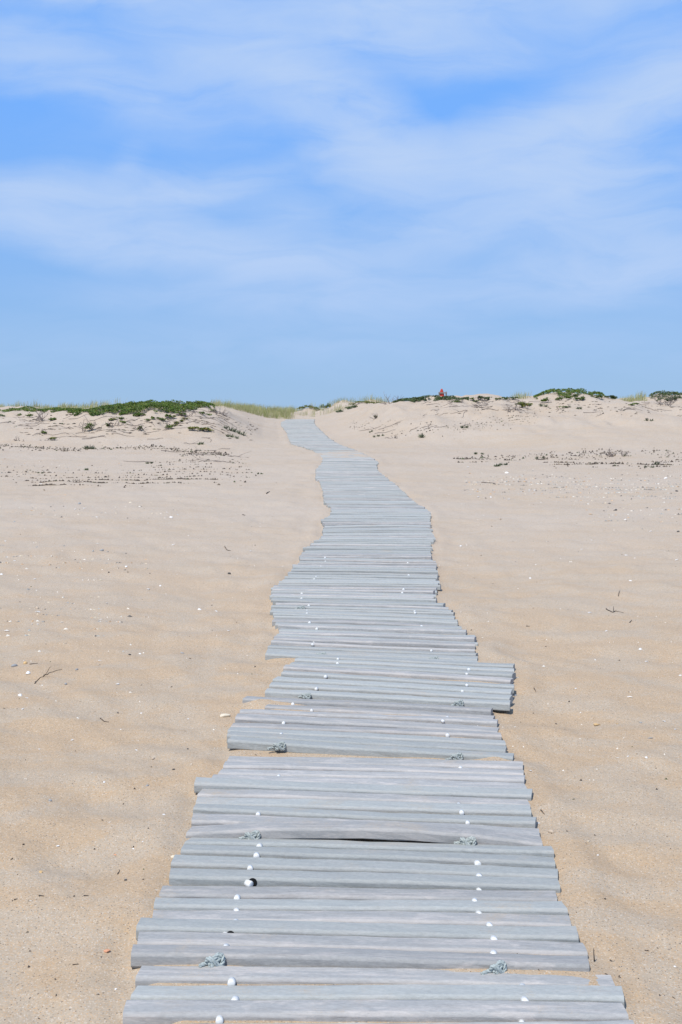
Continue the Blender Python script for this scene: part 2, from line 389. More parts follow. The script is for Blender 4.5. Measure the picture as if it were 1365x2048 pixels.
def m_board(name, base, streak, dark, streak_amt):
    m, nt, b, N, L = mat(name)
    tc = N('ShaderNodeTexCoord'); oi = N('ShaderNodeObjectInfo'); g = N('ShaderNodeNewGeometry'); pos = g.outputs['Position']
    ad = N('ShaderNodeVectorMath'); ad.operation = 'MULTIPLY_ADD'; L(oi.outputs['Random'], ad.inputs[0]); ad.inputs[1].default_value = (37, 19, 11); L(tc.outputs['Object'], ad.inputs[2])
    o = ad.outputs[0]
    s1 = scaled(N, L, o, (2.2, 26, 26))
    n1 = noise(N, L, s1, 1.2, 6, .62, .4)
    c = mix(N, L, rng_(N, L, n1.outputs['Fac'], .50, .74, 0, streak_amt), base, streak)
    n2 = noise(N, L, scaled(N, L, o, (5, 40, 40)), 1.6, 6, .6, .2)
    c = mix(N, L, rng_(N, L, n2.outputs['Fac'], .54, .76, 0, streak_amt * .7), c, dark)
    # blotches, scuffs
    n3 = noise(N, L, scaled(N, L, o, (4, 9, 9)), 2.0, 5, .65, .3)
    c = mix(N, L, rng_(N, L, n3.outputs['Fac'], .55, .64, 0, streak_amt * .5), c, streak)
    n5 = noise(N, L, scaled(N, L, o, (60, 160, 160)), 1.0, 3, .7)
    c = mix(N, L, .55, c, mix(N, L, 1.0, c, mix(N, L, n5.outputs['Fac'], (.45, .45, .46), (1.55, 1.54, 1.52)), 'MULTIPLY'))
    n6 = noise(N, L, scaled(N, L, o, (3, 16, 16)), 1.0, 5, .65, .5)
    c = mix(N, L, .6, c, mix(N, L, 1.0, c, mix(N, L, n6.outputs['Fac'], (.78, .79, .82), (1.22, 1.20, 1.16)), 'MULTIPLY'))
    tone = rng_(N, L, oi.outputs['Random'], 0, 1, .93, 1.13)
    tcmb = N('ShaderNodeCombineXYZ'); [L(tone, tcmb.inputs[i]) for i in range(3)]
    c = mix(N, L, 1.0, c, tcmb.outputs[0], 'MULTIPLY')
    # worn pale arris along the edges
    sx = N('ShaderNodeSeparateXYZ'); L(tc.outputs['Object'], sx.inputs[0])
    ay = N('ShaderNodeMath'); ay.operation = 'ABSOLUTE'; L(sx.outputs[1], ay.inputs[0])
    e1 = rng_(N, L, ay.outputs[0], PW / 2 - .014, PW / 2 - .005); e2 = rng_(N, L, sx.outputs[2], .022, .032); e3 = rng_(N, L, ay.outputs[0], .06, .07, 1, 0)
    n7 = noise(N, L, scaled(N, L, o, (7, 30, 30)), 1.0, 4, .65, .4)
    em = N('ShaderNodeMath'); em.operation = 'MULTIPLY'; L(e1, em.inputs[0]); L(e2, em.inputs[1])
    en = N('ShaderNodeMath'); en.operation = 'MULTIPLY'; L(em.outputs[0], en.inputs[0]); L(e3, en.inputs[1])
    eo = N('ShaderNodeMath'); eo.operation = 'MULTIPLY'; L(en.outputs[0], eo.inputs[0]); L(rng_(N, L, n7.outputs['Fac'], .35, .62, .1, .75), eo.inputs[1])
    er = N('ShaderNodeMath'); er.operation = 'FRACT'; em2 = N('ShaderNodeMath'); em2.operation = 'MULTIPLY'; L(oi.outputs['Random'], em2.inputs[0]); em2.inputs[1].default_value = 17.3; L(em2.outputs[0], er.inputs[0])
    ep = N('ShaderNodeMath'); ep.operation = 'MULTIPLY'; L(eo.outputs[0], ep.inputs[0]); L(er.outputs[0], ep.inputs[1])
    c = mix(N, L, ep.outputs[0], c, streak)
    # grit lying on the wood
    nd = noise(N, L, pos, 4.2, 5, .65, .5); ng = noise(N, L, pos, 420, 2, .7)
    pr = N('ShaderNodeMath'); pr.operation = 'MULTIPLY_ADD'; L(nd.outputs['Fac'], pr.inputs[0]); pr.inputs[1].default_value = 1.5; L(ng.outputs['Fac'], pr.inputs[2])
    up = N('ShaderNodeSeparateXYZ'); L(g.outputs['Normal'], up.inputs[0])
    fl = rng_(N, L, up.outputs[2], .75, .95)
    gr = rng_(N, L, pr.outputs[0], 1.42, 1.62, 0, .75)
    mu = N('ShaderNodeMath'); mu.operation = 'MULTIPLY'; L(gr, mu.inputs[0]); L(fl, mu.inputs[1])
    c = mix(N, L, mu.outputs[0], c, (.42, .345, .26))
    L(c, b.inputs['Base Color']); b.inputs['Roughness'].default_value = .78; b.inputs['Specular IOR Level'].default_value = .3
    bp = N('ShaderNodeBump'); bp.inputs['Strength'].default_value = .45; bp.inputs['Distance'].default_value = .002
    ab = N('ShaderNodeMath'); ab.operation = 'ADD'; L(n1.outputs['Fac'], ab.inputs[0]); L(n5.outputs['Fac'], ab.inputs[1])
    L(ab.outputs[0], bp.inputs['Height']); L(bp.outputs[0], b.inputs['Normal'])
    return m

def m_island(name, cols, rough=.6, spec=.3, trans=0.0, fine=None):
    """one of several true colours for every separate leaf, blade or chip"""
    m, nt, b, N, L = mat(name)
    g = N('ShaderNodeNewGeometry'); r = N('ShaderNodeValToRGB'); L(g.outputs['Random Per Island'], r.inputs[0])
    r.color_ramp.interpolation = 'CONSTANT'
    els = r.color_ramp.elements
    while len(els) < len(cols): els.new(.5)
    tot = sum(c[1] for c in cols); a = 0
    for e, (c, w) in zip(els, cols): e.position = a / tot; e.color = c + (1,); a += w
    n = noise(N, L, g.outputs['Position'], 2.2 if fine is None else fine, 4, .6)
    c = mix(N, L, .8, r.outputs[0], mix(N, L, 1.0, r.outputs[0], mix(N, L, rng_(N, L, n.outputs['Fac'], .3, .7), (.6, .62, .6), (1.4, 1.35, 1.25)), 'MULTIPLY'))
    L(c, b.inputs['Base Color']); b.inputs['Roughness'].default_value = rough; b.inputs['Specular IOR Level'].default_value = spec
    if trans:
        t = N('ShaderNodeBsdfTranslucent'); L(c, t.inputs[0]); ms = N('ShaderNodeMixShader'); ms.inputs[0].default_value = trans
        L(b.outputs[0], ms.inputs[1]); L(t.outputs[0], ms.inputs[2]); L(ms.outputs[0], nt.nodes['Material Output'].inputs[0])
    return m

def m_plain(name, col, col2, scale, rough=.7, spec=.3, bump=0.0, stretch=(1, 1, 1)):
    m, nt, b, N, L = mat(name)
    tc = N('ShaderNodeTexCoord'); oi = N('ShaderNodeObjectInfo')
    ad = N('ShaderNodeVectorMath'); ad.operation = 'MULTIPLY_ADD'; L(oi.outputs['Random'], ad.inputs[0]); ad.inputs[1].default_value = (31, 17, 7); L(tc.outputs['Object'], ad.inputs[2])
    n = noise(N, L, scaled(N, L, ad.outputs[0], stretch), scale, 5, .6, .2)
    c = mix(N, L, rng_(N, L, n.outputs['Fac'], .35, .68), col, col2)
    L(c, b.inputs['Base Color']); b.inputs['Roughness'].default_value = rough; b.inputs['Specular IOR Level'].default_value = spec
    if bump:
        bp = N('ShaderNodeBump'); bp.inputs['Strength'].default_value = .5; bp.inputs['Distance'].default_value = bump; L(n.outputs['Fac'], bp.inputs['Height']); L(bp.outputs[0], b.inputs['Normal'])
    return m

SAND = m_sand()
BOARD = {'p': m_board('smooth_grey_board', (.328, .346, .338), (.39, .385, .37), (.27, .28, .27), .6),
         'w': m_board('weathered_grey_board', (.318, .322, .318), (.47, .44, .415), (.255, .240, .228), 1.0)}
m_plain('white_plastic', (.80, .80, .78), (.68, .67, .63), 60, .45, .5)
m_plain('hole_shade_black', (.012, .012, .012), (.02, .02, .02), 60, .9, .1)  # near-black colour stands in for the shade inside a drilled opening
m_plain('rope_fibre', (.44, .47, .45), (.24, .27, .25), 160, .9, .1, .002)
m_plain('rope_blue', (.44, .49, .48), (.26, .30, .29), 160, .9, .1, .002)
m_island('shrub_leaf', [((.085, .150, .025), 5), ((.120, .190, .032), 4), ((.060, .110, .022), 4), ((.20, .235, .04), 2.0), ((.16, .11, .04), .6)], .5, .3, .3)
m_island('shrub_leaf_dark', [((.045, .082, .028), 5), ((.065, .105, .032), 4), ((.095, .125, .036), 2), ((.14, .13, .05), .6)], .5, .4, .2)
m_island('shrub_leaf_yellow', [((.16, .19, .035), 4), ((.24, .22, .05), 2), ((.085, .13, .03), 4), ((.28, .16, .06), .8)], .5, .4, .25)
m_island('dusty_leaf', [((.16, .185, .12), 4), ((.21, .22, .15), 3), ((.11, .14, .07), 3)], .7, .2, .15)
m_island('grass_blade', [((.34, .36, .15), 4), ((.44, .43, .23), 4), ((.25, .30, .10), 3), ((.52, .47, .30), 3)], .6, .3, .3)
m_plain('dead_wood', (.16, .13, .115), (.26, .22, .20), 30, .85, .2, .002, (1, 1, 1))
m_plain('dark_twig', (.055, .045, .040), (.11, .09, .075), 40, .85, .2)
m_island('wrack_bit', [((.075, .062, .055), 5), ((.12, .10, .085), 4), ((.20, .165, .13), 2), ((.09, .11, .06), 1)], .9, .1)
m_island('litter_bit', [((.66, .63, .58), 2.2), ((.30, .29, .28), 2.6), ((.13, .12, .115), 2.2), ((.50, .33, .20), 1.6), ((.55, .48, .38), 2.6), ((.40, .43, .43), 1.2)], .7, .3, 0, 40)
m_island('shell_chip', [((.74, .72, .69), 6), ((.64, .60, .54), 2)], .6, .3, 0, 40)
m_plain('white_shell', (.80, .79, .77), (.68, .66, .62), 45, .55, .35, .002)
m_plain('cream_shell', (.66, .56, .40), (.74, .66, .52), 35, .55, .35, .002)
m_plain('orange_shell', (.66, .27, .13), (.72, .42, .26), 35, .55, .35, .002)
m_plain('amber_stone', (.58, .36, .14), (.66, .48, .26), 35, .6, .35, .002)
m_plain('grey_stone', (.26, .265, .27), (.40, .40, .39), 35, .75, .3, .002)
m_plain('dark_stone', (.075, .07, .066), (.13, .12, .11), 35, .75, .3, .002)
m_plain('tan_stone', (.46, .36, .26), (.56, .47, .37), 35, .75, .3, .002)
m_plain('red_board_paint', (.40, .035, .022), (.48, .06, .035), 3, .45, .4)
m_plain('grey_timber', (.20, .185, .17), (.30, .285, .265), 6, .85, .2, .003, (1, 1, 1))

# ------------------------------------------------------------------ the beach
def build_ground():
    ys = [-6000, -2000, -600, -200, -80, -40, -20, -10, -5, -2, 0, .8]
    y = 1.4
    while y < 62: ys.append(y); y += .0085 * y if y < 27 else .20
    while y < 6000: ys.append(y); y *= 1.09
    inner = np.linspace(-.40, .40, 600)
    outer = np.array([.42, .45, .5, .56, .65, .8, 1.0, 1.4, 2.2, 4.0, 8.0])
    t = np.concatenate([-outer[::-1], inner, outer])
    ys = np.array(ys)
    Wd = np.where(ys > 1.4, ys, 1.4 + (1.4 - ys))
    X = Wd[:, None] * t[None, :]; Y = np.repeat(ys[:, None], len(t), 1)
    Z = height(X, Y)
    V = np.stack([X, Y, Z], 2).reshape(-1, 3)
    n, mcol = X.shape
    i = np.arange(n - 1)[:, None] * mcol + np.arange(mcol - 1)[None, :]
    q = np.stack([i, i + 1, i + 1 + mcol, i + mcol], 2).reshape(-1, 4)
    me = bpy.data.meshes.new('sand_beach')
    me.vertices.add(len(V)); me.vertices.foreach_set('co', V.ravel())
    me.loops.add(q.size); me.loops.foreach_set('vertex_index', q.ravel().astype(np.int32))
    me.polygons.add(len(q)); me.polygons.foreach_set('loop_start', (np.arange(len(q)) * 4).astype(np.int32))
    me.polygons.foreach_set('use_smooth', np.ones(len(q), bool))
    me.update(calc_edges=True); me.validate()
    me.materials.append(SAND)
    o = bpy.data.objects.new('sand_beach', me); COL.objects.link(o)
    tag(o, 'pale dry sand of the beach and the low dunes', 'sand', kind='structure')
build_ground()

# ------------------------------------------------------------------ the boardwalk
def board_geo(Ln, arch, rnd, segs=12, w=PW, t=.038):
    sec = [(-w / 2, .004), (-w / 2 + .003, 0), (w / 2 - .003, 0), (w / 2, .004), (w / 2, t - .010), (w / 2 - .003, t - .003), (w / 2 - .010, t), (0, t + .0004), (-w / 2 + .010, t), (-w / 2 + .003, t - .003), (-w / 2, t - .010)]
    tw = rnd.uniform(-.05, .05); tw0 = rnd.uniform(-.03, .03); sweep = rnd.uniform(-.003, .003)
    ph = [rnd.uniform(0, 6.3) for _ in range(4)]
    V = []; n = len(sec); ce = [rnd.uniform(-.006, .006) for _ in range(2)]
    for i in range(segs + 1):
        s = i / segs; x = (s - .5) * Ln
        a = tw0 + tw * (s - .5); ca, sa = math.cos(a), math.sin(a)
        k = 1 - (2 * s - 1) ** 2
        dz = arch * k + .0012 * math.sin(7 * s + ph[0]) + .0006 * math.sin(19 * s + ph[1])
        dyy = sweep * k + .0012 * math.sin(6 * s + ph[2])
        for j, (yy, zz) in enumerate(sec):
            wear = .0009 * math.sin(31 * s + j * 2.1 + ph[3])
            sk = (ce[0] if i == 0 else ce[1] if i == segs else 0) * yy / (w / 2)
            zc = zz - t / 2
            V.append((x + sk, yy * ca - zc * sa + dyy + wear, yy * sa + zc * ca + t / 2 + dz + wear))
    Fc = []
    for i in range(segs):
        for j in range(n):
            Fc.append((i * n + j, i * n + (j + 1) % n, (i + 1) * n + (j + 1) % n, (i + 1) * n + j))
    b = len(V); V += V[:n]; Fc.append(tuple(b + j for j in reversed(range(n))))
    b = len(V); V += V[segs * n:(segs + 1) * n]; Fc.append(tuple(b + j for j in range(n)))
    return V, Fc

def flat_faces(o, segs):
    # broad faces stay flat, only the worn edges are rounded
    keep = [j in (3, 4, 5, 8, 9) for _ in range(segs) for j in range(11)] + [False, False]
    o.data.polygons.foreach_set('use_smooth', keep)

def build_boardwalk():
    root = empty('boardwalk', (.2, 2.9, 2.9 * SL))
    tag(root, 'winding walkway of grey boards roped together across the sand', 'boardwalk')
    ro = Vector(root.location)
    far = {'p': MB(), 'w': MB()}
    for i, b in enumerate(boards):
        r = random.Random(100 + i)
        l, rr = Vector((b['L'][0], b['L'][1], 0)), Vector((b['R'][0], b['R'][1], 0))
        ax = rr - l; Ln = ax.length; yaw = math.atan2(ax.y, ax.x)
        fw = Vector((ax.y, -ax.x, 0)).normalized()          # towards the camera
        c = (l + rr) / 2 + fw * (PW / 2)
        z = c.y * SL + .022 + b['lift'] - .038
        roll = r.uniform(-.01, .01); tip = -r.choice((.0, .03, .05, .07, .09, .12, .15)) * r.uniform(.8, 1.2) * (1.0 if b['kind'] == 'p' else .9)
        V, Fc = board_geo(Ln, b['arch'], r, 12 if i < 120 else 8, PW * r.uniform(.97, 1.0))
        pitch_x = math.atan(SL) * ax.normalized().y
        M = Matrix.Translation((c.x, c.y, z)) @ Matrix.Rotation(yaw, 4, 'Z') @ Matrix.Rotation(-pitch_x + roll, 4, 'Y') @ Matrix.Rotation(math.atan(SL) + tip, 4, 'X')
        b['M'] = M; b['Ln'] = Ln; b['z'] = z
        if i < 290 or b.get('extra'):
            o = mesh_obj('plank', V, Fc, BOARD[b['kind']], root, True)
            flat_faces(o, 12 if i < 120 else 8)
            o.matrix_parent_inverse = Matrix.Identity(4)
            o.matrix_basis = Matrix.Translation(-ro) @ M
        else:
            M2 = Matrix.Translation(-ro) @ M
            far[b['kind']].add([M2 @ Vector(p) for p in V], Fc)
    for kd in far:
        o = far[kd].obj('far_planks', BOARD[kd], root, True); o['kind'] = 'stuff'
    # white tube spacers on the two ropes, seen in the gaps
    sp_mesh = None
    for i in range(0, 84):
        b = boards[i]
        for fr in (.2, .8):
            r = random.Random(9000 + i * 7 + int(fr * 10))
            if r.random() < (.08 if i < 16 else .42 if i < 40 else .65) or i in (4, 14, 24, 32, 41): continue
            s = fr - .5 + r.uniform(-.012, .012)
            rad = r.choice((.0085, .0095, .0105)) * (1 if i < 14 else .85)
            tilt = r.uniform(-.25, .25); up = r.uniform(-.009, -.001)
            if (i, fr) in ((10, .2),): tilt, up, rad = .9, -.006, .011
            if (i, fr) in ((19, .2), (6, .2)): tilt, up, rad = .75, -.008, .010
            mb = MB(); nn = 12
            ring = lambda yy, q, e=0: [(q * math.cos(a), yy, q * math.sin(a) + e) for a in [2 * math.pi * j / nn for j in range(nn)]]
            Ls = .020
            R0 = ring(-Ls / 2 - .0015, rad * .72) + ring(-Ls / 2, rad * .93) + ring(-Ls / 2 + .002, rad) + ring(Ls / 2, rad)
            fc = [(a * nn + j, a * nn + (j + 1) % nn, (a + 1) * nn + (j + 1) % nn, (a + 1) * nn + j) for a in range(3) for j in range(nn)]
            fc.append(tuple(range(nn - 1, -1, -1))); fc.append(tuple(3 * nn + j for j in range(nn)))
            mb.add(R0, fc)
            o = mb.obj('spacer', MAT['white_plastic'], root, True)
            arch = b['arch'] * (1 - 4 * s * s)
            nx = boards[i - 1]['lift'] if i else b['lift']
            zz = min(.038 - .0035 - rad * .6 + arch, .038 + (nx - b['lift']) + r.uniform(-.0125, -.005)) if abs(tilt) < .5 else .038 + up - rad * 1.1
            p = b['M'] @ Vector((s * b['Ln'], -PW / 2 - .0055, zz))
            o.matrix_basis = Matrix.Translation(p - ro) @ Matrix.Rotation(tilt, 4, 'Z')
            if abs(tilt) > .5:      # flat black disc, shade of the drilled opening put into colour, beside a slipped spacer
                h = MB(); h.add([(1.25 * rad * math.cos(a), 0, 1.25 * rad * math.sin(a)) for a in [2 * math.pi * j / 14 for j in range(14)]] + [(1.25 * rad * math.cos(a), .004, 1.25 * rad * math.sin(a)) for a in [2 * math.pi * j / 14 for j in range(14)]],
                               [tuple(range(13, -1, -1))] + [(j, (j + 1) % 14, 14 + (j + 1) % 14, 14 + j) for j in range(14)])
                ho = h.obj('hole_shade', MAT['hole_shade_black'], root)
                q = b['M'] @ Vector((s * b['Ln'] + .011, -PW / 2 - .0016, .038 - .016 + arch))
                ho.matrix_basis = Matrix.Translation(q - ro) @ Matrix.Rotation(math.atan2(b['R'][1] - b['L'][1], b['R'][0] - b['L'][0]), 4, 'Z')
    # knotted rope ends where two lengths of walkway are tied
    def knot(i, fr, size, seed, m):
        b = boards[i]; s = fr - .5; r = random.Random(seed); mb = MB()
        def strand(fn, n, R):
            P = [Vector(fn(k / n)) for k in range(n + 1)]
            for st in range(3):                              # laid rope: three twisted strands
                pts = []
                for k, p in enumerate(P):
                    d = (P[min(k + 1, n)] - P[max(k - 1, 0)]).normalized()
                    a = d.orthogonal().normalized(); a = (Vector((0, 0, 1)) - d * d.z); a = a.normalized() if a.length > .05 else Vector((1, 0, 0)); c = d.cross(a)
                    ph = k * .75 + st * 2.094
                    pts.append(p + (a * math.cos(ph) + c * math.sin(ph)) * R * .52)
                mb.tube(pts, [R * .56] * len(pts), 6)
        R = size * .21
        strand(lambda t: (size * (.62 * math.cos(6.283 * t * 1.1 + .4)), size * (.30 * math.sin(6.283 * t * 1.1 + .4)), size * (.36 + .34 * math.sin(6.283 * t * 2.2 + 1.0))), 26, R)
        strand(lambda t: (size * (.40 * math.sin(6.283 * t + 1.2)), size * (.28 * math.cos(6.283 * t * 1.0)) - size * .05, size * (.42 + .30 * math.cos(6.283 * t + .3))), 20, R)
        e1 = r.uniform(.9, 1.3)
        strand(lambda t: (-size * (.3 + e1 * t), -size * .1 * t + size * .08 * math.sin(4 * t), size * (.30 - .12 * t)), 9, R * .85)
        o = mb.obj('rope_knot', m, root, True)
        p = b['M'] @ Vector((s * b['Ln'], -PW / 2 - size * .34, .014 + b['arch'] * (1 - 4 * s * s) * .6))
        o.matrix_basis = Matrix.Translation(p - ro) @ Matrix.Rotation(r.uniform(-.4, .4), 4, 'Z')
    knot(4, .19, .034, 1, MAT['rope_blue']); knot(4, .80, .032, 2, MAT['rope_blue'])
    knot(14, .19, .034, 3, MAT['rope_fibre']); knot(14, .795, .035, 4, MAT['rope_fibre'])
    knot(24, .19, .035, 5, MAT['rope_fibre']); knot(24, .81, .034, 6, MAT['rope_fibre'])
    knot(32, .18, .030, 7, MAT['rope_fibre']); knot(32, .80, .033, 8, MAT['rope_fibre'])
    knot(41, .27, .036, 9, MAT['rope_fibre']); knot(41, .80, .036, 10, MAT['rope_fibre']); knot(55, .17, .034, 11, MAT['rope_fibre'])
build_boardwalk()

# ------------------------------------------------------------------ plants
def leaf(mb, p, n, size, r, ratio=.62):
    """a folded leaf of four corners"""
    n = Vector(n).normalized(); a = n.orthogonal().normalized(); a = Matrix.Rotation(r.uniform(0, 6.283), 3, n) @ a; b = n.cross(a)
    h = size * .5; w = h * ratio
    q = [p - a * h, p + b * w + n * h * .25, p + a * h, p - b * w + n * h * .25]
    mb.add(q, [(0, 1, 2), (0, 2, 3)])

def foliage(mb, r, c, rx, ry, rz, n, size, hollow=.35):
    """leaf sprigs in an uneven mound; c lies on the ground"""
    lob = [(r.uniform(-.65, .65), r.uniform(-.6, .6), r.uniform(.25, .75), r.uniform(.28, .6)) for _ in range(7)]
    for _ in range(n):
        lx, ly, lz, lr = r.choice(lob)
        d = Vector((r.gauss(0, 1), r.gauss(0, 1), abs(r.gauss(0, .9)) + .05)).normalized() * lr * (hollow + (1 - hollow) * r.random() ** .5)
        x, y = c.x + (lx + d.x) * rx, c.y + (ly + d.y) * ry
        z = c.z + max(0.02 * rz, (lz * .7 + d.z * .75)) * rz
        nn = (d.x + r.gauss(0, .5), d.y + r.gauss(0, .5) - .15, d.z + .7)
        leaf(mb, Vector((x, y, z)), nn, size * r.uniform(.65, 1.25), r)

def branch(mb, r, p, d, ln, rad, depth, droop=0.0):
    d = Vector(d).normalized(); n = 4; pts = [Vector(p)]
    for i in range(n):
        d = (d + Vector((r.gauss(0, .22), r.gauss(0, .22), r.gauss(0, .15) - droop))).normalized()
        pts.append(pts[-1] + d * ln / n)
    mb.tube(pts, [rad * (1 - .6 * i / n) for i in range(n + 1)], 4)
    if depth:
        for i in (2, 3, 4):
            if r.random() < .85:
                dd = (d + Vector((r.gauss(0, .7), r.gauss(0, .7), r.gauss(.1, .5))))
                branch(mb, r, pts[i], dd, ln * r.uniform(.4, .65), rad * .55, depth - 1, droop)

def rel(mb, o): return [(x - o.x, y - o.y, z - o.z) for x, y, z in mb.v]

def shrub(u, v, wpx, hpx, kind, label, seed, group, depth=None):
    """green or dead plant standing where pixel (u, v) meets the sand"""
    p = hit(u, v); r = random.Random(seed)
    mpp = p.y / F
    w, h = wpx * mpp * 1.08, hpx * mpp * 1.35
    fol, wood = MB(), MB()
    dpt = depth or max(.5 * w, .12)
    # foot follows the slope: sample the ground below every clump
    if kind in ('green', 'dark', 'yellow'):
        ncl = max(2, int(w / .16)); per = int(min(900, max(50, w * h * 5200)) / ncl)
        for c in range(ncl):
            cx = p.x + (c + .5 - ncl / 2) / ncl * w * .9 + r.uniform(-.03, .03); cy = p.y + r.uniform(-.4, .4) * dpt
            cz = gz(cx, cy)
            k = 1 - .35 * abs((c + .5) / ncl - .5) * 2
            hh = h * r.uniform(.65, 1.05) * k
            foliage(fol, r, Vector((cx, cy, cz)), max(.09, w / ncl * .75), max(.1, dpt * .5), hh, per, .048)
            for _ in range(3):
                branch(wood, r, (cx + r.uniform(-.03, .03), cy, cz - .02), (r.gauss(0, .6), r.gauss(-.2, .5), .8), hh * 1.0, .005, 1)
    elif kind == 'dusty':
        ncl = max(2, int(w / .09))
        for c in range(ncl):
            cx = p.x + (c + .5 - ncl / 2) / ncl * w + r.uniform(-.03, .03); cy = p.y + r.uniform(-.4, .4) * dpt; cz = gz(cx, cy)
            for _ in range(26):
                a = r.uniform(0, 6.283); e = r.uniform(.25, 1.3); l = h * r.uniform(.6, 1.2)
                d = Vector((math.cos(a) * math.cos(e), math.sin(a) * math.cos(e), math.sin(e)))
                sd = d.orthogonal().normalized() * .007; q = Vector((cx, cy, cz - .005))
                fol.add([q - sd, q + sd, q + d * l * .6 + sd * .9, q + d * l, q + d * l * .6 - sd * .9], [(0, 1, 2, 4), (4, 2, 3)])
            branch(wood, r, (cx, cy, cz - .015), (r.gauss(0, .6), r.gauss(0, .6), .6), h * .8, .004, 0)
    else:
        nb = max(8, int(w / .03))
        for c in range(nb):
            cx = p.x + r.uniform(-.42, .42) * w; cy = p.y + r.uniform(-.4, .4) * dpt; cz = gz(cx, cy)
            lean = (cx - p.x) / w * 1.6
            branch(wood, r, (cx, cy, cz - .015), (lean + r.gauss(0, .7), r.gauss(0, .5), r.uniform(.25, 1.0)), h * r.uniform(.7, 1.3), .009, 2)
        if kind == 'half':
            foliage(fol, r, p, w * .5, dpt * .5, h * .9, int(60 + w * h * 1600), .045)
    root = empty('beach_shrub' if kind != 'dusty' else 'dune_plant', p)
    if kind == 'dead': root.name = 'dead_shrub'
    if fol.v:
        fo = mesh_obj('foliage', rel(fol, p), fol.f, MAT[{'green': 'shrub_leaf', 'dark': 'shrub_leaf_dark', 'yellow': 'shrub_leaf_yellow', 'dusty': 'dusty_leaf', 'half': 'shrub_leaf'}[kind]], root)
    if wood.v:
        mesh_obj('branches' if kind in ('dead', 'half') else 'stems', rel(wood, p), wood.f, MAT['dead_wood'], root)
    tag(root, label, 'plant' if kind == 'dusty' else 'shrub', group)
    return root

